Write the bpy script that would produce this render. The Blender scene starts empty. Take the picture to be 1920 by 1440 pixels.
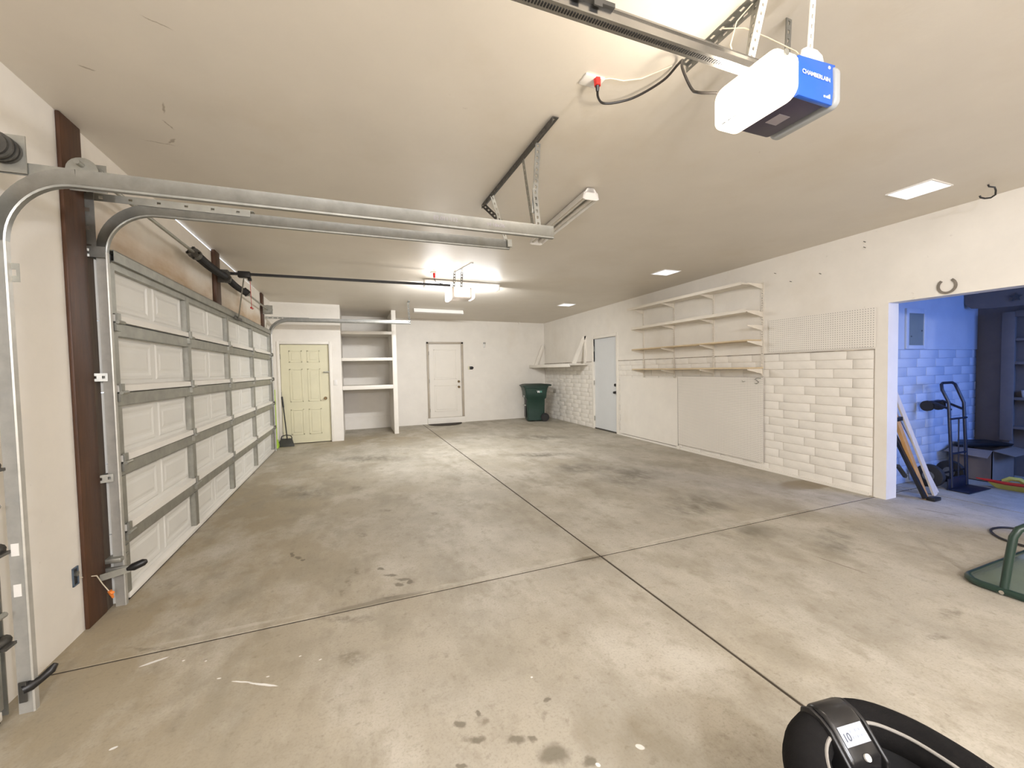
import bpy, bmesh, math, random
from mathutils import Vector, Matrix
random.seed(7)
SC = bpy.context.scene
COL = SC.collection
R = math.radians

# ------------------------------------------------------------------ camera
cam = bpy.data.cameras.new('camera'); camo = bpy.data.objects.new('camera', cam); COL.objects.link(camo)
cam.sensor_width = 36; cam.lens = 769.07 / 1920 * 36; cam.clip_start = 0.02; cam.clip_end = 200
def cam_matrix(yaw, pitch, roll, loc):
    f = Vector((math.sin(yaw), math.cos(yaw), 0)); r = Vector((math.cos(yaw), -math.sin(yaw), 0)); u = Vector((0, 0, 1))
    f2 = f * math.cos(pitch) - u * math.sin(pitch); u2 = u * math.cos(pitch) + f * math.sin(pitch)
    r2 = r * math.cos(roll) + u2 * math.sin(roll); u3 = u2 * math.cos(roll) - r * math.sin(roll)
    m = Matrix((r2, u3, -f2)).transposed().to_4x4(); m.translation = loc
    return m
camo.matrix_world = cam_matrix(0.370639, 0.0366359, -0.0204474, Vector((0, 0, 1.47)))
SC.camera = camo

# ------------------------------------------------------------------ world, lights, exposure
SC.view_settings.view_transform = 'Standard'; SC.view_settings.look = 'None'
SC.view_settings.gamma = 1; SC.view_settings.use_curve_mapping = False
SC.view_settings.exposure = 0.25
w = bpy.data.worlds.new('world'); SC.world = w; w.use_nodes = True
w.node_tree.nodes['Background'].inputs[0].default_value = (0.72, 0.82, 1.0, 1)
w.node_tree.nodes['Background'].inputs[1].default_value = 2.6
SC.cycles.max_bounces = 8; SC.cycles.adaptive_threshold = .02
def light(name, kind, loc, power, color, rot=(0, 0, 0), size=.3, size_y=None, spread=None):
    d = bpy.data.lights.new(name, kind); d.energy = power; d.color = color
    if kind == 'AREA':
        d.size = size
        if size_y: d.shape = 'RECTANGLE'; d.size_y = size_y
        if spread: d.spread = spread
    elif kind == 'POINT': d.shadow_soft_size = size
    o = bpy.data.objects.new(name, d); o.location = loc; o.rotation_euler = rot; COL.objects.link(o)
    return o
WARM = (1.0, .89, .74); NEUT = (.975, .985, 1.06); COOL = (.96, .975, 1.0); BLUE = (.16, .33, 1.0)
# opener lamp in front of the camera, the far opener lamp and the lit strip beside it
light('opener_bulb', 'POINT', (1.41, 1.18, 2.49), 21, WARM, size=.06)
light('far_opener_bulb', 'POINT', (1.20, 5.9, 2.45), 7, (1, .93, .86), size=.06)
light('strip_light', 'AREA', (1.72, 6.55, 2.78), 22, COOL, size=1.2, size_y=.12)
light('strip_light_side', 'AREA', (1.72, 6.63, 2.74), 78, COOL, rot=(R(58), 0, 0), size=1.2, size_y=.08)
light('strip_light_side', 'AREA', (1.72, 6.47, 2.76), 18, COOL, rot=(R(-48), 0, 0), size=1.2, size_y=.08)
light('strip_light_glow', 'POINT', (1.3, 6.80, 2.48), 6, COOL, size=.15)
# the three ceiling panels
for yy in (2.0, 4.96, 8.03): light('panel_light', 'AREA', (4.45, yy, 2.86), 1.2, COOL, size=.28)
# fill lights added behind the camera, unseen, to raise the overall brightness
for xx in (-.2, 1.6): light('rear_fill', 'POINT', (xx, -2.0, 2.35), 232, NEUT, size=.12)
# blue daylight in the storage recess, from an added window out of view
light('recess_daylight', 'AREA', (6.6, 0.02, 1.75), 44, BLUE, rot=(R(-64), 0, R(180)), size=1.1, size_y=.9, spread=R(140))

# ------------------------------------------------------------------ materials
def srgb(r, g, b):
    f = lambda c: (c / 255 / 12.92) if c / 255 <= .04045 else ((c / 255 + .055) / 1.055) ** 2.4
    return (f(r), f(g), f(b), 1)
MATS = {}
def mat(name, col, rough=.6, metal=0, var=.08, scale=6, bump=0, bscale=60, emit=None, estr=0, spec=.5, stretch=(1, 1, 1), alpha=None, trans=0):
    if name in MATS: return MATS[name]
    m = bpy.data.materials.new(name); m.use_nodes = True; nt = m.node_tree; b = nt.nodes['Principled BSDF']
    b.inputs['Roughness'].default_value = rough; b.inputs['Metallic'].default_value = metal
    b.inputs['Specular IOR Level'].default_value = spec
    tc = nt.nodes.new('ShaderNodeTexCoord'); mp = nt.nodes.new('ShaderNodeMapping'); mp.inputs['Scale'].default_value = stretch
    nt.links.new(tc.outputs['Object'], mp.inputs[0])
    if var:
        n = nt.nodes.new('ShaderNodeTexNoise'); n.inputs['Scale'].default_value = scale; n.inputs['Detail'].default_value = 5
        n.inputs['Roughness'].default_value = .62
        nt.links.new(mp.outputs[0], n.inputs[0])
        r = nt.nodes.new('ShaderNodeMapRange'); r.inputs[1].default_value = .3; r.inputs[2].default_value = .7
        r.inputs[3].default_value = 1 - var; r.inputs[4].default_value = 1 + var
        nt.links.new(n.outputs[0], r.inputs[0])
        mx = nt.nodes.new('ShaderNodeVectorMath'); mx.operation = 'SCALE'; mx.inputs[0].default_value = col[:3]
        nt.links.new(r.outputs[0], mx.inputs['Scale']); nt.links.new(mx.outputs[0], b.inputs['Base Color'])
    else: b.inputs['Base Color'].default_value = col
    if bump:
        n2 = nt.nodes.new('ShaderNodeTexNoise'); n2.inputs['Scale'].default_value = bscale; n2.inputs['Detail'].default_value = 4
        nt.links.new(mp.outputs[0], n2.inputs[0])
        bm_ = nt.nodes.new('ShaderNodeBump'); bm_.inputs['Strength'].default_value = bump; bm_.inputs['Distance'].default_value = .01
        nt.links.new(n2.outputs[0], bm_.inputs['Height']); nt.links.new(bm_.outputs[0], b.inputs['Normal'])
    if emit:
        b.inputs['Emission Color'].default_value = emit; b.inputs['Emission Strength'].default_value = estr
    if trans: b.inputs['Transmission Weight'].default_value = trans
    MATS[name] = m
    return m
def mix_layers(m, layers):
    """layers: list of (mask_socket_builder, colour): each mixes its colour over the base colour."""
    nt = m.node_tree; b = nt.nodes['Principled BSDF']
    src = b.inputs['Base Color'].links[0].from_socket
    for build, col in layers:
        fac = build(nt)
        mx = nt.nodes.new('ShaderNodeMix'); mx.data_type = 'RGBA'
        nt.links.new(fac, mx.inputs[0]); nt.links.new(src, mx.inputs[6]); mx.inputs[7].default_value = col
        src = mx.outputs[2]
    nt.links.new(src, b.inputs['Base Color'])
def warped(nt, scale=9, amt=.05):
    tc = nt.nodes.new('ShaderNodeTexCoord')
    n = nt.nodes.new('ShaderNodeTexNoise'); n.inputs['Scale'].default_value = scale; n.inputs['Detail'].default_value = 4
    nt.links.new(tc.outputs['Object'], n.inputs[0])
    s = nt.nodes.new('ShaderNodeVectorMath'); s.operation = 'SUBTRACT'; s.inputs[1].default_value = (.5, .5, .5); nt.links.new(n.outputs['Color'], s.inputs[0])
    k = nt.nodes.new('ShaderNodeVectorMath'); k.operation = 'SCALE'; k.inputs['Scale'].default_value = amt; nt.links.new(s.outputs[0], k.inputs[0])
    a = nt.nodes.new('ShaderNodeVectorMath'); a.operation = 'ADD'; nt.links.new(tc.outputs['Object'], a.inputs[0]); nt.links.new(k.outputs[0], a.inputs[1])
    return a.outputs[0]
def math_node(nt, op, a, b, clamp=False):
    n = nt.nodes.new('ShaderNodeMath'); n.operation = op; n.use_clamp = clamp
    for i, v in enumerate((a, b)):
        if isinstance(v, (int, float)): n.inputs[i].default_value = v
        else: nt.links.new(v, n.inputs[i])
    return n.outputs[0]
def noise_mask(scale, lo, hi, strength, stretch=(1, 1, 1), detail=5):
    def f(nt):
        tc = nt.nodes.new('ShaderNodeTexCoord'); mp = nt.nodes.new('ShaderNodeMapping'); mp.inputs['Scale'].default_value = stretch
        nt.links.new(tc.outputs['Object'], mp.inputs[0])
        n = nt.nodes.new('ShaderNodeTexNoise'); n.inputs['Scale'].default_value = scale; n.inputs['Detail'].default_value = detail; n.inputs['Roughness'].default_value = .65
        nt.links.new(mp.outputs[0], n.inputs[0])
        r = nt.nodes.new('ShaderNodeMapRange'); r.inputs[1].default_value = lo; r.inputs[2].default_value = hi; r.inputs[4].default_value = strength
        nt.links.new(n.outputs[0], r.inputs[0]); return r.outputs[0]
    return f
def blots(items, strength, soft=.45, warp=(9, .05), grain=None):
    """union of rotated elliptical spots (x, y, rx, ry, angle) lying on the floor"""
    def f(nt):
        v = warped(nt, *warp); acc = None
        for (x, y, rx, ry, an) in items:
            mp = nt.nodes.new('ShaderNodeMapping'); mp.vector_type = 'TEXTURE'
            mp.inputs['Location'].default_value = (x, y, 0); mp.inputs['Rotation'].default_value = (0, 0, an); mp.inputs['Scale'].default_value = (rx * 1.25, ry * 1.25, 50)
            nt.links.new(v, mp.inputs[0])
            ln = nt.nodes.new('ShaderNodeVectorMath'); ln.operation = 'LENGTH'; nt.links.new(mp.outputs[0], ln.inputs[0])
            acc = ln.outputs['Value'] if acc is None else math_node(nt, 'MINIMUM', acc, ln.outputs['Value'])
        r = nt.nodes.new('ShaderNodeMapRange'); r.inputs[1].default_value = 1.0; r.inputs[2].default_value = 1 - soft; r.inputs[3].default_value = 0; r.inputs[4].default_value = strength
        r.interpolation_type = 'SMOOTHSTEP'
        nt.links.new(acc, r.inputs[0]); out = r.outputs[0]
        if grain: out = math_node(nt, 'MULTIPLY', out, noise_mask(*grain)(nt))
        return out
    return f

concrete = mat('concrete', (.425, .388, .32, 1), rough=.62, var=.13, scale=2.6, bump=.12, bscale=55, spec=.35)
DRIPS = [(0.67,1.36,0.061,0.048,2.88),(0.56,1.47,0.038,0.021,2.74),(0.62,1.45,0.021,0.016,2.79),(0.37,1.63,0.025,0.020,2.46),(0.42,1.53,0.028,0.019,2.66),(0.45,1.65,0.016,0.011,1.38),(0.76,1.60,0.015,0.014,0.63),(0.78,1.28,0.032,0.024,2.99),(0.33,1.45,0.020,0.012,2.66),
    (0.15,3.17,0.035,0.018,2.38),(0.21,3.04,0.055,0.018,2.66),(0.29,2.94,0.054,0.018,2.67),(0.33,2.89,0.031,0.021,1.71),(0.25,2.88,0.031,0.020,2.47),(-0.50,3.71,0.056,0.013,1.74),(-0.45,3.63,0.041,0.02,2.28),(-0.41,3.57,0.023,0.013,2.04)]
SMUDGES = [(0.37,1.55,0.034,0.023,2.63),(0.46,1.61,0.027,0.023,2.48),(0.71,1.52,0.024,0.020,0.99),(0.99,1.21,0.022,0.016,-3.08),(-0.02,3.20,0.078,0.018,1.59),(-0.07,3.05,0.079,0.021,1.61),(-0.11,2.92,0.051,0.022,1.71),
    (0.04,3.90,0.073,0.048,2.03),(0.28,4.50,0.074,0.046,2.42),(0.74,4.18,0.050,0.036,1.70),(0.00,5.53,0.139,0.082,1.87),(3.19,1.26,0.107,0.045,3.11),(2.84,1.18,0.083,0.033,3.01),(-0.06,2.24,0.095,0.062,2.26),(0.19,2.74,0.079,0.037,2.64),(-0.08,2.60,0.194,0.031,2.73),(-1.02,2.72,0.208,0.017,2.73),(1.67,2.68,0.122,0.036,2.74)]
BROAD = [(3.07,5.18,0.618,0.321,2.72),(3.45,4.50,0.639,0.466,0.65),(3.32,3.32,0.576,0.395,0.31),(3.66,7.92,0.685,0.40,2.55),(3.70,2.15,0.430,0.191,0.31),(3.11,2.57,0.385,0.239,-2.98),(2.9,6.3,.7,.16,2.75),(.3,7.3,.8,.3,2.6),(-.6,5.6,.5,.3,2.2)]
WALL_FOOT_SHADE = [(5.08,3.30,0.368,0.17,3.07)]  # olive shadow at the block wall's foot, painted as a brown oval
PAINT = [(-1.00,2.60,0.052,0.008,0.28),(-0.54,2.26,0.048,0.004,-0.47),(-0.44,2.20,0.068,0.006,-0.52),(0.99,1.26,0.016,0.010,-0.83),(0.80,1.26,0.009,0.007,-0.86),(-0.93,2.05,0.012,0.006,0.21),(-0.86,2.55,0.006,0.005,0.24),(-0.65,2.33,0.009,0.004,-0.22),(-0.43,2.25,0.007,0.004,-0.15),(-.3,2.35,.006,.004,0),(-.2,2.28,.007,.004,.3),(.75,1.75,.005,.005,0),(-.75,2.5,.005,.004,0),(.4,1.36,.005,.004,0)]
SCORES = [(3.26,1.88,0.17,0.008,-1.42),(5.24,2.17,0.16,0.012,-1.30)]
mix_layers(concrete, [
    (blots([(-1.4, 4.2, 1.8, 5.6, 0), (.4, 9.4, 2.2, 1.2, 0)], .85, .9, (1.5, .8)), (.34, .275, .175, 1)),
    (noise_mask(.55, .45, .68, .5, detail=3), (.36, .305, .215, 1)),
    (noise_mask(1.5, .47, .66, .8, (1, .6, 1), 6), (.55, .51, .435, 1)),
    (noise_mask(2.1, .50, .66, .75, (1, .55, 1), 6), (.30, .265, .20, 1)),
    (noise_mask(7, .54, .70, .6, (1, .7, 1), 5), (.29, .25, .185, 1)),
    (noise_mask(26, .57, .72, .5, detail=5), (.22, .19, .135, 1)),
    (noise_mask(85, .50, .68, .42, detail=4), (.27, .235, .175, 1)),
    (blots([(.9, 2.735, 1.0, .028, .01), (3.2, 2.735, 1.3, .022, 0), (-.7, 2.76, .5, .02, 0)], .6, .6, (6, .05), (4, .4, .6, 1)), (.56, .52, .44, 1)),
    (blots([(.1, 2.715, .32, .035, .02)                          , (1.67, 2.69, .14, .03, 0)], .8, .5, (7, .05)), (.22, .19, .14, 1)),
    (blots(BROAD, .95, .9, (3, .35), (5, .36, .60, 1, (1, .5, 1), 6)), (.19, .17, .13, 1)),
    (blots(SMUDGES, .6, .7, (16, .09), (22, .35, .6, 1)), (.17, .145, .10, 1)),
    (blots(DRIPS, .72, .55, (24, .055)), (.13, .113, .078, 1)),
    (blots(WALL_FOOT_SHADE, .75, .35, (6, .08)), (.24, .19, .12, 1)),
    (blots(SCORES, .6, .4, (4, .02)), (.19, .15, .11, 1)),
    (blots(PAINT, .95, .25, (40, .006)), (.80, .78, .74, 1))])
joint_dark = mat('joint_filler', (.055, .041, .027, 1), rough=.9, var=.2, scale=20)
plaster = mat('wall_paint', (.79, .745, .67, 1), rough=.55, var=.035, scale=3, bump=.10, bscale=28, spec=.3)
mix_layers(plaster, [(noise_mask(1.2, .55, .8, .5), (.70, .63, .52, 1)), (noise_mask(14, .68, .78, .5), (.34, .28, .21, 1))])
ceil_m = mat('ceiling_paint', (.70, .645, .56, 1), rough=.5, var=.03, scale=2, bump=.07, bscale=34, spec=.5)
mix_layers(ceil_m, [(noise_mask(1.1, .5, .8, .5), (.62, .54, .42, 1)), (noise_mask(9, .72, .80, .5), (.28, .22, .16, 1))])
mix_layers(ceil_m, [(blots([(-.93, 2.87, .06, .006, 1.9), (-.97, 3.05, .05, .005, 1.3), (-1.02, 3.25, .05, .012, 2.2), (-1.15, 2.63, .03, .006, .3), (-1.1, 3.3, .09, .004, .1), (-.72, 2.2, .05, .004, .4)], .7, .6, (30, .03)), (.30, .24, .17, 1))])
header_m = mat('stained_header_board', (.78, .72, .63, 1), rough=.6, var=.05, scale=4, bump=.08, bscale=30)
def low_streak(nt):
    tc = nt.nodes.new('ShaderNodeTexCoord'); sp = nt.nodes.new('ShaderNodeSeparateXYZ'); nt.links.new(warped(nt, 1.6, .5), sp.inputs[0])
    r = nt.nodes.new('ShaderNodeMapRange'); r.inputs[1].default_value = 2.62; r.inputs[2].default_value = 2.36; r.inputs[4].default_value = 1.0
    nt.links.new(sp.outputs['Z'], r.inputs[0]); return math_node(nt, 'MULTIPLY', r.outputs[0], noise_mask(1.2, .3, .65, 1, (1, .5, 2))(nt))
mix_layers(header_m, [(low_streak, (.44, .27, .115, 1))])
adobe = mat('painted_block', (.80, .755, .68, 1), rough=.6, var=.05, scale=5, bump=.25, bscale=22, spec=.3)
mortar = mat('painted_mortar', (.66, .60, .51, 1), rough=.8, var=.1, scale=8, bump=.2, bscale=30)
recess_bluelit_paint = mat('recess_bluelit_paint', (.43, .475, .56, 1), rough=.6, var=.04, scale=4, bump=.1, bscale=28)  # blue daylight cast put into the recess paint colour
taupe = mat('taupe_paint', (.17, .14, .12, 1), rough=.7, var=.08, scale=5, bump=.1, bscale=30)
redwood = mat('brown_post', (.068, .028, .012, 1), rough=.5, var=.35, scale=6, stretch=(6, 6, .6), bump=.1, bscale=30)
galv = mat('galvanised_steel', (.27, .268, .245, 1), rough=.38, metal=.75, var=.14, scale=14)
galv_dull = mat('dull_galvanised_steel', (.345, .34, .30, 1), rough=.45, metal=.7, var=.15, scale=10)
track_v = mat('pale_galvanised_steel', (.47, .455, .41, 1), rough=.4, metal=.35, var=.12, scale=12)
steel_dark = mat('dark_steel', (.10, .095, .085, 1), rough=.45, metal=.6, var=.15, scale=12)
door_white = mat('door_panel_paint', (.72, .705, .655, 1), rough=.42, var=.025, scale=2.5)
lip_white = mat('rail_paint', (.78, .75, .69, 1), rough=.35, var=.03, scale=5)
white_gloss = mat('white_trim_paint', (.80, .755, .67, 1), rough=.4, var=.03, scale=5)
white_pl = mat('white_plastic', (.78, .75, .70, 1), rough=.35, var=0)
cream = mat('cream_door_paint', (.69, .645, .45, 1), rough=.45, var=.03, scale=4)
cool_door = mat('cool_grey_door_paint', (.66, .67, .665, 1), rough=.45, var=.02, scale=3)
back_door = mat('back_door_paint', (.77, .72, .635, 1), rough=.45, var=.02, scale=3)
black_m = mat('black_plastic', (.012, .011, .011, 1), rough=.42, var=0)
black_sp = mat('black_spring_coat', (.012, .012, .013, 1), rough=.5, var=.2, scale=30)
rubber = mat('rubber', (.018, .017, .017, 1), rough=.75, var=.1, scale=20)
blue_pl = mat('blue_plastic', (.018, .11, .55, 1), rough=.3, var=.03, scale=5)
dark_pl = mat('dark_purple_grey_plastic', (.040, .030, .055, 1), rough=.4, var=.08, scale=8)
lens_m = mat('lamp_lens', (.9, .86, .8, 1), rough=.3, var=0, emit=(1, .90, .74, 1), estr=1.5)
lens_far = mat('far_lamp_lens', (.9, .86, .8, 1), rough=.3, var=0, emit=(1, .90, .84, 1), estr=3.0)
tube_m = mat('lit_strip', (.9, .9, .9, 1), rough=.3, var=0, emit=(.93, .97, 1, 1), estr=3)
panel_m = mat('lit_panel', (.9, .9, .9, 1), rough=.3, var=0, emit=(.86, .90, 1, 1), estr=.85)
tube_off = mat('unlit_tube', (.66, .62, .55, 1), rough=.3, var=.02)
red_pl = mat('red_plastic', (.55, .02, .015, 1), rough=.35, var=0)
orange_pl = mat('orange_plastic', (.75, .22, .04, 1), rough=.4, var=0)
cord_w = mat('white_cord', (.70, .62, .48, 1), rough=.5, var=0)
cord_b = mat('black_cord', (.02, .017, .015, 1), rough=.5, var=0)
shelf_wood = mat('raw_shelf_wood', (.63, .50, .32, 1), rough=.6, var=.12, scale=5, stretch=(1, .25, 6))
shelf_white = mat('shelf_paint', (.76, .70, .60, 1), rough=.5, var=.03, scale=4)
green_bin = mat('green_bin_plastic', (.012, .040, .028, 1), rough=.48, var=.1, scale=12, bump=.03, bscale=120)
green_lid = mat('green_lid_plastic', (.009, .030, .021, 1), rough=.5, var=.1, scale=12)
teal = mat('teal_print', (.10, .30, .24, 1), rough=.5, var=0)
print_w = mat('white_print', (.80, .80, .78, 1), rough=.5, var=0)
print_k = mat('dark_print', (.05, .06, .09, 1), rough=.5, var=0)
print_g = mat('grey_print', (.30, .27, .30, 1), rough=.5, var=0)
brass = mat('aged_brass', (.20, .14, .07, 1), rough=.35, metal=.9, var=.1, scale=20)
chrome = mat('chrome', (.75, .74, .72, 1), rough=.12, metal=1, var=0)
iron = mat('horseshoe_iron', (.23, .20, .165, 1), rough=.6, metal=.3, var=.2, scale=20)
lime = mat('lime_plastic', (.42, .62, .07, 1), rough=.45, var=.1, scale=9)
panel_grey = mat('panel_grey_paint', (.17, .20, .20, 1), rough=.45, var=.06, scale=8)
timber = mat('golden_timber', (.46, .25, .09, 1), rough=.5, var=.2, scale=6, stretch=(5, 5, .5))
pale_timber = mat('pale_timber', (.62, .54, .45, 1), rough=.6, var=.12, scale=6, stretch=(5, 5, .5))
truck_blue = mat('dark_blue_steel_paint', (.012, .014, .028, 1), rough=.4, var=.08, scale=8)
card = mat('cardboard', (.22, .17, .13, 1), rough=.8, var=.06, scale=6)
yellow = mat('yellow_plastic', (.60, .52, .10, 1), rough=.45, var=.12, scale=8)
green_tube = mat('dark_green_tube_paint', (.015, .036, .026, 1), rough=.35, var=.08, scale=10)
mat_rub = mat('doormat_fibre', (.045, .035, .026, 1), rough=.95, var=.3, scale=40, bump=.5, bscale=160)
fabric_b = mat('black_seat_fabric', (.010, .0092, .009, 1), rough=1, spec=.15, var=.2, scale=40, bump=.25, bscale=260)
fabric_in = mat('black_liner_fabric', (.006, .0058, .006, 1), rough=.95, var=.2, scale=30)
piping_m = mat('grey_piping', (.30, .28, .25, 1), rough=.7, var=0)
glass = mat('green_tinted_glass', (.80, .92, .82, 1), rough=.05, var=0, trans=.9)
peg_m = mat('pegboard_paint', (.78, .735, .66, 1), rough=.5, var=.025, scale=3)
def peg_dots(nt):
    tc = nt.nodes.new('ShaderNodeTexCoord'); s = nt.nodes.new('ShaderNodeVectorMath'); s.operation = 'SCALE'; s.inputs['Scale'].default_value = 1 / .0254
    nt.links.new(tc.outputs['Object'], s.inputs[0]); fr = nt.nodes.new('ShaderNodeVectorMath'); fr.operation = 'FRACTION'; nt.links.new(s.outputs[0], fr.inputs[0])
    sb = nt.nodes.new('ShaderNodeVectorMath'); sb.operation = 'SUBTRACT'; sb.inputs[1].default_value = (.5, .5, .5); nt.links.new(fr.outputs[0], sb.inputs[0])
    ml = nt.nodes.new('ShaderNodeVectorMath'); ml.operation = 'MULTIPLY'; ml.inputs[1].default_value = (0, 1, 1); nt.links.new(sb.outputs[0], ml.inputs[0])
    ln = nt.nodes.new('ShaderNodeVectorMath'); ln.operation = 'LENGTH'; nt.links.new(ml.outputs[0], ln.inputs[0])
    r = nt.nodes.new('ShaderNodeMapRange'); r.inputs[1].default_value = .20; r.inputs[2].default_value = .15; r.inputs[4].default_value = .85
    nt.links.new(ln.outputs['Value'], r.inputs[0]); return r.outputs[0]
mix_layers(peg_m, [(peg_dots, (.10, .085, .07, 1))])

# ------------------------------------------------------------------ mesh helpers
class MB:
    def __init__(s): s.v = []; s.f = []; s.m = Matrix()
    def add(s, vs, fs):
        o = len(s.v); s.v += [tuple(s.m @ Vector(v)) for v in vs]; s.f += [tuple(i + o for i in f) for f in fs]; return s
    def hexa(s, c): return s.add(c, [(0, 3, 2, 1), (4, 5, 6, 7), (0, 1, 5, 4), (1, 2, 6, 5), (2, 3, 7, 6), (3, 0, 4, 7)])
    def box(s, x0, x1, y0, y1, z0, z1):
        return s.hexa([(x0, y0, z0), (x1, y0, z0), (x1, y1, z0), (x0, y1, z0), (x0, y0, z1), (x1, y0, z1), (x1, y1, z1), (x0, y1, z1)])
    def bar(s, p0, p1, wd, ht, up=(0, 0, 1)):
        p0 = Vector(p0); p1 = Vector(p1); d = (p1 - p0).normalized(); up = Vector(up)
        sd = d.cross(up).normalized() * (wd / 2); u = sd.cross(d).normalized() * (ht / 2)
        return s.hexa([p0 - sd - u, p0 + sd - u, p1 + sd - u, p1 - sd - u, p0 - sd + u, p0 + sd + u, p1 + sd + u, p1 - sd + u])
    def sweep(s, path, prof, frames, closed_prof=True, closed_path=False):
        n = len(prof); vs = []
        for p, (a, b) in zip(path, frames):
            for (u, v) in prof: vs.append(Vector(p) + Vector(a) * u + Vector(b) * v)
        fs = []; L = len(path)
        for i in range(L if closed_path else L - 1):
            for j in range(n if closed_prof else n - 1):
                a = i * n + j; b = i * n + (j + 1) % n; k = ((i + 1) % L) * n
                fs.append((a, b, k + (j + 1) % n, k + j))
        if closed_prof and not closed_path: fs += [tuple(range(n - 1, -1, -1)), tuple((L - 1) * n + j for j in range(n))]
        return s.add(vs, fs)
    def tube(s, path, r, n=10, closed=False):
        pts = [Vector(p) for p in path]; fr = []; L = len(pts); prev = None
        for i in range(L):
            if closed: t = pts[(i + 1) % L] - pts[i - 1]
            else: t = pts[min(i + 1, L - 1)] - pts[max(i - 1, 0)]
            t.normalize()
            if prev is None:
                a = t.orthogonal().normalized()
            else:
                a = prev - t * prev.dot(t)
                a = a.normalized() if a.length > 1e-6 else t.orthogonal().normalized()
            prev = a; fr.append((a, t.cross(a)))
        rr = r if isinstance(r, (list, tuple)) else [r] * L
        vs = []; fs = []
        for p, (a, b), q in zip(pts, fr, rr):
            for j in range(n): an = 2 * math.pi * j / n; vs.append(p + a * (q * math.cos(an)) + b * (q * math.sin(an)))
        for i in range(L if closed else L - 1):
            for j in range(n): k = ((i + 1) % L) * n; fs.append((i * n + j, i * n + (j + 1) % n, k + (j + 1) % n, k + j))
        if not closed: fs += [tuple(range(n - 1, -1, -1)), tuple((L - 1) * n + j for j in range(n))]
        return s.add(vs, fs)
    def cyl(s, p0, p1, r, n=14, r2=None): return s.tube([p0, p1], [r, r if r2 is None else r2], n)
    def prism(s, poly, a, b, axis):
        """extrude a 2D polygon between a and b along axis (0, 1, 2); the polygon lies in the other two axes in order"""
        n = len(poly); vs = []
        for h in (a, b):
            for (p, q) in poly:
                c = [p, q]; c.insert(axis, h); vs.append(tuple(c))
        return s.add(vs, [tuple(range(n - 1, -1, -1)), tuple(range(n, 2 * n))] + [(i, (i + 1) % n, n + (i + 1) % n, n + i) for i in range(n)])
    def perf(s, p0, p1, wd, th, up, pitch=.05, hole=.45, mode=1):
        """flat steel strip pierced by a row of holes"""
        p0 = Vector(p0); p1 = Vector(p1); d = p1 - p0; L = d.length; d.normalize(); side = d.cross(Vector(up)).normalized()
        k = wd * .33
        for sg in (-1, 1): o = side * (sg * (wd - k) / 2); s.bar(p0 + o, p1 + o, k, th, up)
        n = max(2, int(L / pitch)); st = L / n; w = st * (1 - hole)
        for i in range(n + 1):
            a = max(0, i * st - w / 2); b = min(L, i * st + w / 2)
            s.bar(p0 + d * a, p0 + d * b, wd - 2 * k, th, up)
        return s
    def build(s, name, m, parent=None, bevel=0, smooth=False, seg=2, **props):
        me = bpy.data.meshes.new(name)
        if parent is None:
            lo = [min(v[i] for v in s.v) for i in range(3)]; hi = [max(v[i] for v in s.v) for i in range(3)]
            org = Vector(((lo[0] + hi[0]) / 2, (lo[1] + hi[1]) / 2, lo[2]))
            if props.get('kind') == 'structure': org = Vector((0, 0, 0))
        else: org = world_loc(parent)
        me.from_pydata([tuple(Vector(v) - org) for v in s.v], [], s.f)
        bm = bmesh.new(); bm.from_mesh(me); bmesh.ops.recalc_face_normals(bm, faces=bm.faces)
        if bevel:
            es = [e for e in bm.edges if len(e.link_faces) == 2 and e.calc_face_angle(0) > .6]
            bmesh.ops.bevel(bm, geom=es, offset=bevel, segments=seg, profile=.5, affect='EDGES', clamp_overlap=True)
        bm.to_mesh(me); bm.free()
        if smooth or bevel:
            for p in me.polygons: p.use_smooth = True
            me.set_sharp_from_angle(angle=R(38))
        me.materials.append(m)
        o = bpy.data.objects.new(name, me); COL.objects.link(o)
        if parent is not None: o.parent = parent
        else: o.location = org
        for k, v in props.items():
            if v is not None: o[k] = v
        return o
def world_loc(o):
    v = Vector(o.location)
    while o.parent: o = o.parent; v = v + Vector(o.location)
    return v
def thing(name, label, cat, loc, group=None):
    o = bpy.data.objects.new(name, None); o.empty_display_size = .05; o.location = loc; COL.objects.link(o)
    o['label'] = label; o['category'] = cat
    if group: o['group'] = group
    return o
def share(o, name, parent, loc=(0, 0, 0), rot=(0, 0, 0)):
    c = bpy.data.objects.new(name, o.data); COL.objects.link(c); c.parent = parent; c.location = loc; c.rotation_euler = rot
    for k in o.keys():
        if k in ('kind',): c[k] = o[k]
    return c
def copy_tree(o, parent=None):
    c = o.copy(); COL.objects.link(c); c.parent = parent
    for ch in list(o.children): copy_tree(ch, c)
    return c
def text(s, name, m, parent, loc, mw, size, extrude=.0006, align='LEFT', bold=0, **props):
    """flat lettering turned into a mesh; mw: 3x3 matrix whose columns are reading direction, up, outward"""
    cu = bpy.data.curves.new(name, 'FONT'); cu.body = s; cu.size = size; cu.extrude = extrude; cu.align_x = align; cu.offset = bold
    t = bpy.data.objects.new(name, cu); COL.objects.link(t)
    dg = bpy.context.evaluated_depsgraph_get(); me = bpy.data.meshes.new_from_object(t.evaluated_get(dg))
    bpy.data.objects.remove(t)
    me.transform(mw.to_4x4()); me.transform(Matrix.Translation(Vector(loc) - world_loc(parent)))
    me.materials.clear(); me.materials.append(m)
    o = bpy.data.objects.new(name, me); COL.objects.link(o); o.parent = parent
    for k, v in props.items(): o[k] = v
    return o
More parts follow.
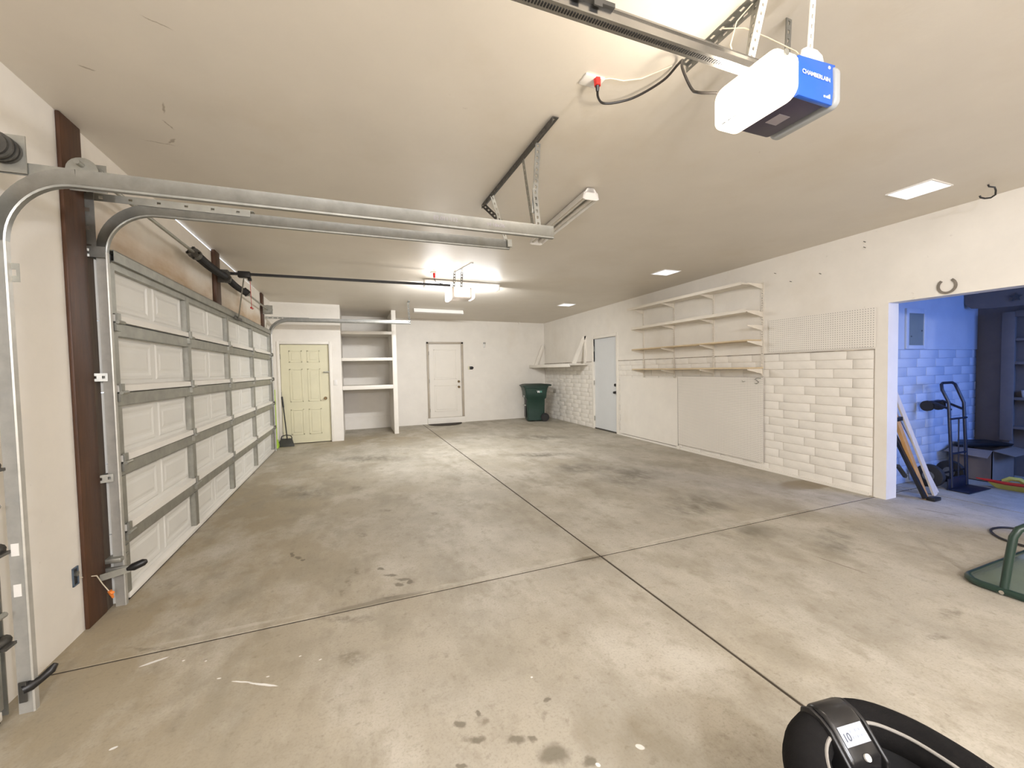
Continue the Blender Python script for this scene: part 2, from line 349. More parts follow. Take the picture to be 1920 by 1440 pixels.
def spline(pts, k=6):
    P = [Vector(p) for p in pts]; out = []
    for i in range(len(P) - 1):
        a, b, c, d = P[max(i - 1, 0)], P[i], P[i + 1], P[min(i + 2, len(P) - 1)]
        for j in range(k): t = j / k; out.append(.5 * ((2 * b) + (c - a) * t + (2 * a - 5 * b + 4 * c - d) * t * t + (3 * b - a - 3 * c + d) * t ** 3))
    return out + [P[-1]]
def arc(cx, cy, r, a0, a1, n): return [(cx + r * math.cos(R(a0 + (a1 - a0) * i / n)), cy + r * math.sin(R(a0 + (a1 - a0) * i / n))) for i in range(n + 1)]
S = 'structure'
def ceil_z(x, y): return 2.985 - .013 * (x + 1.45) - .006 * y
SK = .025                                             # the right wall runs slightly out of square
def RW(y): return 5.24 + SK * (y - 2.6)
def wbox(mb, y0, y1, d0, d1, z0, z1, za=None):
    """box on the right wall: d = distance out from its face into the room"""
    X = lambda y, d: RW(y) - d
    return mb.hexa([(X(y0, d1), y0, z0), (X(y0, d0), y0, z0), (X(y1, d0), y1, z0), (X(y1, d1), y1, z0), (X(y0, d1), y0, z1), (X(y0, d0), y0, z1), (X(y1, d0), y1, z1), (X(y1, d1), y1, z1)])

# ------------------------------------------------------------------ room shell
YB = 11.28; XL = -1.5; YN = -4.0
fl = MB().box(-2.6, 8.2, YN - .2, 11.6, -.15, -.004).build('floor', joint_dark, kind=S)
xs = [-2.6, 1.757, 5.9, 8.2]; ys = [YN, -1.55, 2.69, 6.93, 11.5]
for i in range(3):
    for j in range(4):
        g = .008
        b = MB().box(xs[i] + g, xs[i + 1] - g, ys[j] + (.0075 if j == 2 else .005), ys[j + 1] - (.0075 if j == 1 else .005), -.1, 0)
        o = b.build('slab', concrete, fl, bevel=.0025, seg=1)
cl = MB()
cx0, cx1 = -1.515, 8.2
cl.hexa([(cx0, YN - .2, ceil_z(cx0, YN)), (cx1, YN - .2, ceil_z(cx1, YN)), (cx1, 11.6, ceil_z(cx1, 11.6)), (cx0, 11.6, ceil_z(cx0, 11.6)),
         (cx0, YN - .2, 3.3), (cx1, YN - .2, 3.3), (cx1, 11.6, 3.3), (cx0, 11.6, 3.3)])
cl.build('ceiling', ceil_m, kind=S)
D2a, D2b, D2h = 3.36, 8.86, 2.27                       # opening of the second garage door
D1a, D1b = -3.1, 2.38
wl = MB()
for (a, b) in ((YN, D1a), (D1b, D2a), (D2b, 11.5)): wl.box(-1.68, XL, a, b, 0, 3.2 if b != 11.5 else 3.2)
wl.build('wall_left', plaster, kind=S)
hd = MB(); hd.box(-1.68, XL, D1a, D1b, 2.22, 3.2)
gap0, gap1 = 4.45, 8.1                                 # daylight shows through a slit under the ceiling here
hd.box(-1.68, XL, D2a, gap0, D2h, 3.2); hd.box(-1.68, XL, gap1, D2b, D2h, 3.2)
hd.hexa([(-1.68, gap0, D2h), (XL, gap0, D2h), (XL, gap1, D2h), (-1.68, gap1, D2h),
         (-1.68, gap0, ceil_z(XL, gap0) - .024), (XL, gap0, ceil_z(XL, gap0) - .024), (XL, gap1, ceil_z(XL, gap1) - .016), (-1.68, gap1, ceil_z(XL, gap1) - .016)])
hd.build('wall_left_header', header_m, kind=S)
MB().box(-1.7, 5.9, YB, YB + .2, 0, 3.2).build('wall_back', plaster, kind=S)
MB().box(-1.7, 8.2, YN - .2, YN, 0, 3.2).build('wall_near', plaster, kind=S)
# right wall: plaster above, painted adobe below, opening to the storage recess
PZ = 2.08; P0, P1 = 2.585, 2.70                        # pillar at the opening
DR0, DR1, DRH = 7.50, 8.44, 2.14                       # steel door
wr = MB()
wbox(wr, 1.40, P0, 0, -.18, PZ, 3.2)              # header over the opening
wbox(wr, P0, P1, 0, -.18, 0, 3.2)                      # pillar
wbox(wr, P1, DR0, 0, -.2, 1.605, 3.2); wbox(wr, DR1, 11.5, 0, -.2, 1.605, 3.2); wbox(wr, DR0, DR1, 0, -.2, DRH, 3.2)
wallr = wr.build('wall_right', plaster, kind=S)
wm = MB(); wbox(wm, P1, DR0 - .02, -.015, -.2, 0, 1.605); wbox(wm, DR1 + .02, 11.5, -.015, -.2, 0, 1.605)
wm.build('block_backing', mortar, wallr)
wc = MB(); wbox(wc, P1 + .04, DR0 - .06, .012, -.01, 0, .035); wc.build('curb', plaster, wallr)
# individual adobe blocks (six shapes shared)
BL, BH = .405, 1.605 / 15
variants = []
for k in range(6):
    me = MB(); j = lambda a: random.uniform(-a, a) * .4
    L2 = BL / 2 - .0025; H2 = BH / 2 - .0022
    c = [(-.05, -L2, -H2), (.016 + j(.0025), -L2 + j(.003), -H2 + j(.003)), (.016 + j(.003), L2 + j(.003), -H2 + j(.003)), (-.05, L2, -H2),
         (-.05, -L2, H2), (.016 + j(.003), -L2 + j(.003), H2 + j(.003)), (.016 + j(.003), L2 + j(.003), H2 + j(.003)), (-.05, L2, H2)]
    me.hexa(c); o = me.build('brick', adobe, wallr, bevel=.0045, seg=2)
    variants.append(o.data)
    for p in o.data.polygons: p.use_smooth = True
    bpy.data.objects.remove(o)
variants_r = []
for me in variants: m2 = me.copy(); m2.materials.clear(); m2.materials.append(recess_bluelit_paint); variants_r.append(m2)  # recess copies of the blocks, with dimmer blue light in their colour
def brick(parent, loc, rz, ln, k=None):
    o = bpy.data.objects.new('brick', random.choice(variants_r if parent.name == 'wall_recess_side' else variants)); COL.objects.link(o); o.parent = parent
    o.location = loc; o.rotation_euler = (0, random.uniform(-.002, .002), rz); o.scale = (1, ln / BL, 1); return o
RZ = math.pi - math.atan(SK)
def lay(parent, a, b, place, rz, skip=None):
    for r in range(15):
        z = (r + .5) * BH; y = a - (BL / 2 if r % 2 else .07 * ((r * 7) % 3))
        while y < b - .01:
            y0 = max(y, a); y1 = min(y + BL, b)
            if y1 - y0 > .012 and not (skip and skip(y0, y1, z)): brick(parent, place((y0 + y1) / 2, z), rz, y1 - y0)
            y += BL
def skip_r(y0, y1, z): return y0 > 4.0 and y1 < 7.33 and .16 < z < 1.2
outw = lambda y, z: (RW(y) + .024, y, z)
lay(wallr, P1 + .015, DR0 - .06, outw, RZ, skip_r)
lay(wallr, DR1 + .06, YB, outw, RZ)
# storage recess
XR0, XR1, YW = 5.42, 7.76, 2.85
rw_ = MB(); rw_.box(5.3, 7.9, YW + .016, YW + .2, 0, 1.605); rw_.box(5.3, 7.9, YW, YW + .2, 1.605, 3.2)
recl = rw_.build('wall_recess_side', recess_bluelit_paint, kind=S)
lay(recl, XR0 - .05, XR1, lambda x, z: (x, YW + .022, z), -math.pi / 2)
MB().box(XR1, XR1 + .15, -2.2, YW + .1, 0, 3.2).build('wall_recess_back', taupe, kind=S)
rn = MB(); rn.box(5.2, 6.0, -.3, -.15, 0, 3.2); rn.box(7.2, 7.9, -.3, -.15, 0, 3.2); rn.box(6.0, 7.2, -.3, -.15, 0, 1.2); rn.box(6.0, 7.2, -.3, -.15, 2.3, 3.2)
rn.build('wall_recess_near', recess_bluelit_paint, kind=S)
win = MB()
for b in ((6.0, 6.05, 1.2, 2.3), (7.15, 7.2, 1.2, 2.3), (6.05, 7.15, 1.2, 1.25), (6.05, 7.15, 2.25, 2.3), (6.58, 6.62, 1.25, 2.25)): win.box(b[0], b[1], -.27, -.2, b[2], b[3])
win.build('added_window_1', white_gloss, kind=S)  # unseen window, added as the source of the blue recess light
nw = MB(); wbox(nw, YN, 1.40, 0, -.18, 0, 3.2); nw.build('wall_right_near', plaster, kind=S)  # unseen wall, extended to the opening to block rear fill from the recess
# closet block at the left of the back wall, with the cream door in it
YC, XC = 9.53, -.21
cb = MB(); DX0, DX1, DZ = -1.385, -.44, 2.085
cb.box(-1.5, DX0, YC, YC + .12, 0, 3.2); cb.box(DX1, XC, YC, YC + .12, 0, 3.2); cb.box(DX0, DX1, YC, YC + .12, DZ, 3.2); cb.box(XC - .12, XC, YC + .12, YB, 0, 3.2)
cb.build('wall_closet', plaster, kind=S)

# doors -------------------------------------------------------------
def panel_door(name, x0, x1, yf, z0, z1, m, panels, knob_side, knob, knob_mat, hinge_mat, hinge_side):
    d = MB().box(x0, x1, yf, yf + .04, z0, z1).build(name, m, kind=S, bevel=.002, seg=1)
    W = x1 - x0; Hh = z1 - z0
    for (a, b, c, e) in panels:
        p = MB(); X0, X1, Z0, Z1 = x0 + a * W, x0 + b * W, z0 + c * Hh, z0 + e * Hh
        t = .022
        for (q0, q1, r0, r1) in ((X0, X1, Z0, Z0 + t), (X0, X1, Z1 - t, Z1), (X0, X0 + t, Z0, Z1), (X1 - t, X1, Z0, Z1)): p.box(q0, q1, yf - .007, yf, r0, r1)
        p.box(X0 + .05, X1 - .05, yf - .005, yf, Z0 + .05, Z1 - .05)
        p.build('door_panel', m, d, bevel=.004, seg=1)
    kx = x0 + knob * W
    for kz in knob_side:
        k = MB(); k.cyl((kx, yf, kz), (kx, yf - .012, kz), .034, 16); k.tube([(kx, yf - .012, kz), (kx, yf - .03, kz), (kx, yf - .045, kz), (kx, yf - .066, kz)], [.013, .013, .03, .022], 14)
        k.build('door_knob', knob_mat, d, smooth=True)
    for f in (.1, .5, .88):
        hx = x0 - .008 if hinge_side < 0 else x1 + .008
        MB().cyl((hx, yf - .006, z0 + f * Hh - .05), (hx, yf - .006, z0 + f * Hh + .05), .009, 8).build('hinge', hinge_mat, d, smooth=True)
    return d
six = []
for (a, b) in ((.17, .44), (.54, .81)): six += [(a, b, .085, .345), (a, b, .42, .755), (a, b, .82, .94)]
door1 = panel_door('door_1', -1.365, -.455, YC + .03, .015, 2.065, cream, six, [.93], .9, brass, steel_dark, -1)
MB().box(-.57, -.40, YC - .008, YC + .028, 1.475, 1.497).build('slide_bolt', galv_dull, door1, bevel=.002)
ft = MB(); ft.box(-1.42, -1.37, YC - .018, YC + .05, 0, 2.13); ft.box(-.45, -.40, YC - .018, YC + .05, 0, 2.13); ft.box(-1.37, -.45, YC - .018, YC + .05, 2.072, 2.13)
ft.build('trim_1', white_gloss, kind=S, bevel=.004)
bd = panel_door('door_2', 1.965, 2.835, YB - .022, .175, 2.185, back_door, [(.14, .86, .52, .93), (.14, .86, .08, .44)], [1.0, 1.15], .93, brass, galv_dull, -1)
fb = MB(); dk = MB()
for (a, b, c, e) in ((1.90, 1.95, .12, 2.25), (2.86, 2.92, .12, 2.25), (1.90, 2.92, 2.20, 2.25)): fb.box(a, b, YB - .04, YB, c, e)
fb.build('trim_2', mat('back_door_frame_paint', (.42, .36, .28, 1), rough=.5), kind=S, bevel=.004)
MB().box(1.88, 2.94, YB - .06, YB, .0, .165).build('trim_3', plaster, kind=S, bevel=.006)
# steel door in the right wall (leaf lies in the wall plane)
rd = MB(); wbox(rd, DR0, DR1, -.03, -.075, .03, DRH); door3 = rd.build('door_3', cool_door, kind=S)
for z in (.905, 1.07):
    y = DR0 + .075; X = RW(y) + .03; k = MB()
    if z < 1: k.cyl((X, y, z), (X - .012, y, z), .033, 16); k.tube([(X - .012, y, z), (X - .03, y, z), (X - .045, y, z), (X - .065, y, z)], [.013, .013, .03, .022], 14)
    else: k.cyl((X, y, z), (X - .03, y, z), .032, 16)
    k.build('door_knob', black_m, door3, smooth=True)
for z in (.25, 1.1, 1.9): MB().cyl((RW(DR1) + .005, DR1 - .004, z - .055), (RW(DR1) + .005, DR1 - .004, z + .055), .011, 8).build('hinge', galv_dull, door3, smooth=True)
th = MB(); wbox(th, DR0, DR1, -.02, -.2, 0, .028); th.build('threshold', steel_dark, door3)
ft = MB(); wbox(ft, DR0 - .07, DR0, .018, -.1, 0, 2.21); wbox(ft, DR1, DR1 + .06, .018, -.1, 0, 2.21); wbox(ft, DR0, DR1, .018, -.1, DRH, 2.21)
ft.build('trim_4', white_gloss, kind=S, bevel=.004)
sm = MB(); wbox(sm, DR1 + .06, YB, .002, -.01, 1.598, 1.612); wbox(sm, P1, DR0 - .06, .002, -.01, 1.596, 1.606); sm.build('plaster_edge', mat('seam_crack', (.33, .28, .22, 1), rough=.9, var=.6, scale=9), wallr)

# brown posts -------------------------------------------------------
def post(x0, x1, y0, y1, z0, z1, label):
    o = MB().box(x0, x1, y0, y1, z0, z1).build('wooden_post', redwood, bevel=.006, label=label, category='post', group='brown wooden posts on the garage door wall')
    return o
post(-1.4995, -1.478, 3.09, 3.285, 0, 2.965, 'tall dark brown wooden post from floor to ceiling beside the garage door')
MB().box(-1.4995, -1.485, 3.286, 3.36, 0, 2.62).build('door_stop_board', mat('weathered_brown_board', (.10, .075, .055, 1), rough=.6, var=.3, scale=6, stretch=(6, 6, .6)), label='narrow weathered grey-brown board between brown post and steel door track', category='board')
post(-1.4995, -1.46, 5.80, 5.99, 2.31, 2.945, 'short red-brown post above the door behind the black springs')
post(-1.4995, -1.465, 8.52, 8.68, 2.30, 2.925, 'short brown post above the far end of the garage door')

# ------------------------------------------------------------------ sectional garage door
ST = [3.40, 4.70, 6.02, 7.36, 8.82]; SH = .457
gd = thing('garage_door', 'white steel sectional garage door with embossed panels and grey steel stiles', 'garage door', (-1.46, 6.1, 0))
def emboss(y0, y1, z0, z1):
    m = MB(); x = -1.462
    rings = [(0, 0), (.006, .012), (.006, .03), (.001, .05), (.001, .065), (.005, .085)]
    vs = []
    for (h, ins) in rings:
        vs += [(x + h, y0 + ins, z0 + ins), (x + h, y1 - ins, z0 + ins), (x + h, y1 - ins, z1 - ins), (x + h, y0 + ins, z1 - ins)]
    fs = []
    for r in range(len(rings) - 1):
        for k in range(4): a = r * 4 + k; b = r * 4 + (k + 1) % 4; fs.append((a, b, b + 4, a + 4))
    e = (len(rings) - 1) * 4; fs.append((e, e + 1, e + 2, e + 3))
    return m.add(vs, fs)
for i in range(5):
    z0 = i * SH; z1 = z0 + SH
    sec = MB().box(-1.51, -1.462, ST[0] - .03, ST[4] + .03, z0 + .004, z1 - .002).build('door_section', door_white, gd)
    for k in range(4):
        a, b = ST[k] + .05, ST[k + 1] - .05; mid = (a + b) / 2
        for (c, d) in ((a, mid - .035), (mid + .035, b)): emboss(c, d, z0 + .075, z1 - .105).build('embossed_panel', door_white, sec)
    for k in range(5):
        y = ST[k] + (0 if k < 4 else -.02); s_ = MB()
        s_.box(-1.462, -1.418, y - .035, y - .030, z0 + .05, z1 - .09); s_.box(-1.462, -1.418, y + .030, y + .035, z0 + .05, z1 - .09); s_.box(-1.421, -1.416, y - .035, y + .035, z0 + .05, z1 - .09)
        s_.build('stile', galv_dull, sec)
    t = MB()
    if i < 4:
        t.box(-1.462, -1.424, ST[0], ST[4], z1 - .092, z1 - .088); t.box(-1.462, -1.424, ST[0], ST[4], z1 - .010, z1 - .006); t.box(-1.428, -1.424, ST[0], ST[4], z1 - .092, z1 - .006)
    else:
        t.box(-1.462, -1.40, ST[0], ST[4], z1 - .075, z1 - .07); t.box(-1.462, -1.40, ST[0], ST[4], z1 - .006, z1); t.box(-1.403, -1.40, ST[0], ST[4], z1 - .075, z1); t.box(-1.462, -1.42, ST[0], ST[4], z1 - .12, z1 - .075)
    t.build('top_rail', galv_dull, sec)
    if i:
        t = MB()
        for k in range(4):
            a, b = ST[k] + (.03 if k else 0), ST[k + 1] - .03
            t.prism([(-1.462, z0 + .003), (-1.42, z0 + .003), (-1.41, z0 + .012), (-1.416, z0 + .05), (-1.43, z0 + .056), (-1.462, z0 + .056)], a, b, 1) if False else None
            t.add([(-1.462, a, z0 + .002), (-1.408, a, z0 + .002), (-1.412, a, z0 + .044), (-1.462, a, z0 + .052), (-1.462, b, z0 + .002), (-1.408, b, z0 + .002), (-1.412, b, z0 + .044), (-1.462, b, z0 + .052)],
                  [(0, 1, 2, 3), (7, 6, 5, 4), (0, 4, 5, 1), (1, 5, 6, 2), (2, 6, 7, 3)])
        t.build('bottom_rail', lip_white, sec)
        for k in range(5):
            y = ST[k] + (.02 if k == 0 else -.03 if k == 4 else 0); h = MB()
            h.box(-1.424, -1.402, y - .028, y + .028, z0 - .06, z0 - .008); h.box(-1.41, -1.398, y - .022, y + .022, z0 + .004, z0 + .055)
            h.cyl((-1.392, y - .04, z0 - .003), (-1.392, y + .04, z0 - .003), .012, 8)
            h.build('hinge', galv_dull, sec)
    else:
        MB().box(-1.462, -1.412, ST[0], ST[4], .012, .05).build('bottom_rail', lip_white, sec, bevel=.004)
        MB().box(-1.50, -1.42, ST[0], ST[4], .0, .012).build('weather_seal', rubber, sec)
ar = MB(); ar.box(-1.41, -1.385, 6.28, 6.62, 2.20, 2.235); ar.build('arm_bracket', steel_dark, gd)
g2 = copy_tree(gd); g2.location = (-1.46, -.36 - .02, .03)
g2['label'] = 'nearer sectional garage door, its edge just outside the left of the picture'

# tracks ------------------------------------------------------------
def track(name, label, Y, xv, zb, zh, rad, xe, sgn, hang_x, flag=True, z0=0.0, op=1):
    """steel roller track: vertical run, quarter bend, horizontal run; the open side faces sgn*Y"""
    t = thing(name, label, 'door track', (xv, Y, 0))
    def prof(wd): return [(-wd / 2, .028), (-wd / 2, 0), (wd / 2 - .004, 0), (wd / 2 + .001, -.003), (wd / 2 + .007, 0), (wd / 2 + .007, .026), (wd / 2, .030), (wd / 2 - .010, .033), (wd / 2 - .010, .028), (wd / 2 - .005, .025), (wd / 2 - .005, .005), (-wd / 2 + .005, .005), (-wd / 2 + .005, .028)]
    W0, W1 = .047, .068
    def run(pts, nm):
        pr = prof(W0)
        fr = []
        for i, p in enumerate(pts):
            a = Vector(pts[min(i + 1, len(pts) - 1)]) - Vector(pts[max(i - 1, 0)]); a.normalize()
            wk = (W0 if nm == 'vertical_track' else W1 if nm == 'horizontal_track' else W0 + (W1 - W0) * i / (len(pts) - 1)) / W0
            fr.append((Vector((a.z, 0, -a.x)) * wk, Vector((0, sgn, 0))))
        MB().sweep(pts, pr, fr).build(nm, track_v if nm == 'vertical_track' else galv, t, smooth=True)
    run([(xv, Y, z0), (xv, Y, zb)], 'vertical_track')
    c = arc(xv + rad, zb, rad, 180, 90, 14); c = [(x, Y, zb + (z - zb) * (zh - zb) / rad) for (x, z) in c]
    run(c, 'curved_track'); run([(xv + rad, Y, zh), (xe, Y, zh)], 'horizontal_track')
    return t
tr = track('door_track', 'nearer horizontal steel door track ending at the ceiling hanger, in front', 2.42, -1.385, 2.06, 2.36, .27, 1.255, 1, 1.15)
b = MB(); b.perf((-1.44, 2.462, 2.385), (-.98, 2.462, 2.380), .055, .004, (0, 1, 0), .13, .16); b.build('horizontal_angle', galv_dull, tr)
b = MB(); b.box(-1.5, -1.455, 2.44, 2.446, .0, 2.0); b.box(-1.5, -1.494, 2.38, 2.446, 0, 2.0); b.build('jamb_angle', galv_dull, tr)
for z in (.32, .72, 1.08, 1.52):
    b = MB(); b.box(-1.47, -1.40, 2.36, 2.42, z, z + .012); b.tube([(-1.44, 2.34, z + .02), (-1.44, 2.43, z + .02)], .022, 10); b.build('roller', steel_dark, tr, smooth=True)
b = MB(); b.perf((-1.40, 2.445, 1.93), (-1.33, 2.445, 1.93), .08, .004, (0, 1, 0), .035); b.build('splice_plate', galv_dull, tr)
MB().box(-1.49, -1.288, 2.448, 2.453, 2.36, 2.52).build('bearing_plate', galv_dull, tr)
b = MB()
for k, r_ in enumerate((.056, .050, .057, .050, .056, .046)): b.cyl((-1.352, 2.446 - .012 * k, 2.447), (-1.352, 2.434 - .012 * k, 2.447), r_, 24)
b.cyl((-1.352, 2.374, 2.447), (-1.352, 2.35, 2.447), .018, 14); b.build('cable_drum', steel_dark, tr)
for z in (.55, .73): MB().box(-1.400, -1.375, 2.4185, 2.420, z - .027, z + .027).build('sticker', white_pl, tr)
text('E2 011 112', 'lettering', print_g, tr, (.47, 2.4185, 2.352), Matrix(((1, 0, 0), (0, 0, -1), (0, 1, 0))), .032)
text('H 16x76', 'lettering', print_g, tr, (.80, 2.4185, 2.349), Matrix(((1, 0, 0), (0, 0, -1), (0, 1, 0))), .032)
tr2 = track('door_track', 'steel door track curving up beside the tall brown post', 3.33, -1.435, 2.25, 2.545, .30, 1.30, 1, 1.2)
b = MB()
for (p, q, u) in (((-1.475, 3.30, 2.22), (-1.475, 3.30, 2.66), (0, 1, 0)), ((-1.50, 3.27, 2.22), (-1.50, 3.27, 2.66), (1, 0, 0))): b.perf(p, q, .068, .004, u, .11, .22)
b.box(-1.497, -1.40, 3.296, 3.30, 2.21, 2.275); b.build('flag_bracket', galv, tr2)
b = MB(); b.perf((-1.49, 3.325, 2.585), (-.62, 3.325, 2.578), .046, .004, (0, 1, 0), .14, .14); b.bar((-1.49, 3.35, 2.598), (-.60, 3.35, 2.596), .05, .004); b.build('horizontal_angle', galv_dull, tr2)
for (z, tag) in ((1.47, 0), (.835, 1), (2.235, 2)):
    b = MB(); b.perf((-1.498, 3.30 - .012, z), (-1.43, 3.318, z), .05, .004, (0, 1, .0), .03, .35); b.box(-1.48, -1.474, 3.3, 3.36, z - .025, z + .025); b.build('track_bracket', galv, tr2)
b = MB(); b.box(-1.50, -1.405, 3.29, 3.40, .295, .325); b.box(-1.498, -1.37, 3.285, 3.31, .225, .27); b.build('foot_bracket', galv_dull, tr2, bevel=.006)
t3 = track('door_track', 'far steel door track rising in front of the cream closet door', 8.90, -1.42, 2.22, 2.50, .34, 1.18, -1, 1.1)
b = MB(); b.perf((-1.49, 8.90, 2.53), (-.75, 8.90, 2.525), .04, .004, (0, 1, 0), .08, .3); b.box(-1.50, -1.44, 8.9, 8.96, 0, 2.2); b.build('jamb_angle', galv_dull, t3)
for z in (.46, .92, 1.37, 1.83): b = MB(); b.box(-1.42, -1.38, 8.80, 8.9, z - .03, z + .03); b.build('roller', steel_dark, t3, bevel=.008)
# hangers
hg = thing('track_hanger', 'dark perforated steel angle on the ceiling with pale straps carrying the two tracks', 'hanger', (1.15, 2.9, 2.93))
b = MB(); b.perf((1.15, 2.17, 2.928), (1.13, 3.50, 2.92), .04, .004, (0, 0, 1), .06); b.perf((1.13, 2.17, 2.91), (1.11, 3.50, 2.902), .035, .004, (1, 0, 0), .06); b.build('ceiling_angle', steel_dark, hg)
b = MB(); b.perf((1.155, 2.425, 2.91), (1.125, 2.44, 2.47), .036, .004, (0, 1, 0), .036); b.build('strap', galv, hg)
b = MB(); b.perf((1.128, 2.43, 2.62), (1.15, 2.425, 2.34), .036, .004, (0, 1, 0), .036); b.build('strap', galv, hg)
b = MB(); b.perf((1.13, 2.62, 2.91), (1.125, 2.455, 2.36), .03, .004, (1, 0, 0), .04); b.build('brace', galv_dull, hg)
b = MB(); b.perf((1.12, 3.47, 2.90), (1.27, 3.345, 2.70), .045, .004, (0, 1, 0), .035); b.build('brace', steel_dark, hg)
b = MB(); b.perf((1.12, 3.25, 2.90), (1.29, 3.345, 2.52), .032, .004, (0, 1, 0), .04); b.box(1.27, 1.31, 3.30, 3.32, 2.515, 2.575); b.build('strap', galv_dull, hg)
h2 = thing('track_hanger', 'short pale strap hanging the end of the far door track', 'hanger', (1.15, 8.9, 2.9))
b = MB(); b.perf((1.12, 8.55, 2.895), (1.14, 8.75, 2.893), .04, .004, (0, 0, 1), .05); b.perf((1.12, 8.72, 2.89), (1.165, 8.895, 2.49), .04, .004, (0, 1, 0), .05); b.build('strap', galv, h2)

# torsion springs ---------------------------------------------------
tz, tx = 2.63, -1.375
tp = thing('torsion_springs', 'long grey shaft with two thick black springs over the garage door', 'springs', (tx, 6.1, tz))
MB().cyl((tx, 3.0, tz + .03), (tx, 8.62, tz - .01), .0135, 12).build('shaft', galv_dull, tp, smooth=True)
def coil(y0, y1, r, sag=0):
    n = int((y1 - y0) / .02) ; path = []; rr = []
    for i in range(n * 2 + 1):
        y = y0 + (y1 - y0) * i / (n * 2); path.append((tx, y, tz + .01 - sag * math.sin(math.pi * (y - y0) / (y1 - y0)))); rr.append(r if i % 2 else r - .006)
    return MB().tube(path, rr, 14)
coil(4.86, 5.80, .043, .015).build('spring', black_sp, tp, smooth=False); coil(5.90, 6.86, .040, .02).build('spring', black_sp, tp, smooth=False)
for y, r in ((4.83, .052), (6.88, .05)):
    b = MB().cyl((tx, y - .05, tz + .01), (tx, y + .03, tz + .01), r, 12)
    for a in (0, 90, 180, 270): b.box(tx - .01 + .05 * math.cos(R(a)), tx + .01 + .05 * math.cos(R(a)), y - .05, y - .02, tz + .05 * math.sin(R(a)), tz + .02 + .05 * math.sin(R(a)))
    b.build('winding_cone', steel_dark, tp)
b = MB(); b.box(-1.475, -1.465, 5.82, 5.93, 2.54, 2.76); b.box(-1.47, -1.33, 5.86, 5.868, 2.575, 2.70); b.cyl((tx, 5.83, tz), (tx, 5.90, tz), .055, 14); b.build('centre_bracket', steel_dark, tp)
for y in (3.06, 8.46):
    b = MB(); b.cyl((tx, y, tz), (tx, y + .06, tz), .058, 22); b.cyl((tx, y - .012, tz), (tx, y, tz), .072, 22); b.cyl((tx, y + .06, tz), (tx, y + .07, tz), .072, 22); b.box(-1.49, -1.31, y + .085, y + .09, tz - .08, tz + .08); b.build('cable_drum', galv_dull, tp, smooth=True)

# ------------------------------------------------------------------ garage door openers
def rounded(x0, x1, z0, z1, r, n=5):
    p = []
    for (cx, cz, a) in ((x1 - r, z1 - r, 0), (x0 + r, z1 - r, 90), (x0 + r, z0 + r, 180), (x1 - r, z0 + r, 270)): p += arc(cx, cz, r, a, a + 90, n)
    return p
op = thing('garage_door_opener', 'blue and grey opener motor with lit white lens, hung near the camera', 'opener', (1.6, 1.17, 2.43))
MB().box(1.535, 1.725, 1.052, 1.295, 2.452, 2.60).build('motor_housing', dark_pl, op, bevel=.012)
MB().hexa([(1.545, 1.04, 2.447), (1.735, 1.04, 2.447), (1.735, 1.06, 2.447), (1.545, 1.06, 2.447), (1.553, 1.045, 2.595), (1.762, 1.045, 2.607), (1.762, 1.06, 2.607), (1.553, 1.06, 2.595)]).build('end_panel', blue_pl, op, bevel=.004)
MB().prism(rounded(1.033, 1.30, 2.445, 2.602, .03), 1.742, 1.775, 0).build('far_lens', mat('grey_lens', (.34, .35, .35, 1), rough=.3, var=0), op, bevel=.009, seg=3)
MB().box(1.55, 1.74, 1.06, 1.29, 2.59, 2.612).build('top_cover', galv_dull, op, bevel=.004)
le = MB().prism(rounded(1.035, 1.325, 2.436, 2.605, .045), 1.445, 1.545, 0); lo = le.build('light_lens', lens_m, op, bevel=.012, seg=3)
b = MB()
for k in range(5): b.box(1.4435, 1.4455, 1.16 + .026 * k, 1.178 + .026 * k, 2.452, 2.456)
b.build('vent_slots', black_m, lo, kind='stuff')
MB().cyl((1.47, 1.034, 2.572), (1.47, 1.030, 2.572), .012, 12).build('lens_catch', galv_dull, lo)
MB().box(1.60, 1.66, 1.15, 1.21, 2.4505, 2.452).build('sticker', print_g, op)
text('CHAMBERLAIN', 'lettering', print_w, op, (1.567, 1.0405, 2.53), Matrix(((1, 0, 0), (0, .05, -1), (0, 1, 0))), .0232, bold=.0002)
b = MB()
for k, (a, h) in enumerate(((0, .012), (.008, .018), (.016, .026))): b.box(1.70 + a, 1.705 + a, 1.0395, 1.041, 2.468, 2.468 + h * .6)
b.box(1.685, 1.695, 1.0395, 1.041, 2.468, 2.475); b.build('emblem', print_w, op, kind='stuff'); MB().cyl((1.72, 1.0415, 2.585), (1.72, 1.0435, 2.585), .006, 10).build('screw', print_w, op)
rl = MB()
pr = [(-.021, -.022), (.021, -.022), (.021, -.016), (.015, -.016), (.015, .016), (.021, .016), (.021, .022), (-.021, .022), (-.021, .016), (-.015, .016), (-.015, -.016), (-.021, -.016)]
rl.sweep([(-1.40, 1.16, 2.60), (1.53, 1.16, 2.60)], pr, [(Vector((0, 1, 0)), Vector((0, 0, 1)))] * 2)
rail = rl.build('rail', mat('rail_steel', (.42, .41, .39, 1), rough=.22, metal=.95, var=.1, scale=9), op)
b = MB()
for k in range(240): x = -1.0 + k * .0102; b.box(x, x + .0055, 1.152, 1.168, 2.5765, 2.5795)
b.box(-1.3, 1.5, 1.152, 1.168, 2.5795, 2.5815); b.build('drive_belt', black_m, rail, kind='stuff')
b = MB(); b.box(.55, .82, 1.132, 1.188, 2.615, 2.628)
for k in range(3): b.box(.60 + .07 * k, .63 + .07 * k, 1.128, 1.133, 2.60, 2.622)
b.build('rail_splice', steel_dark, rail)
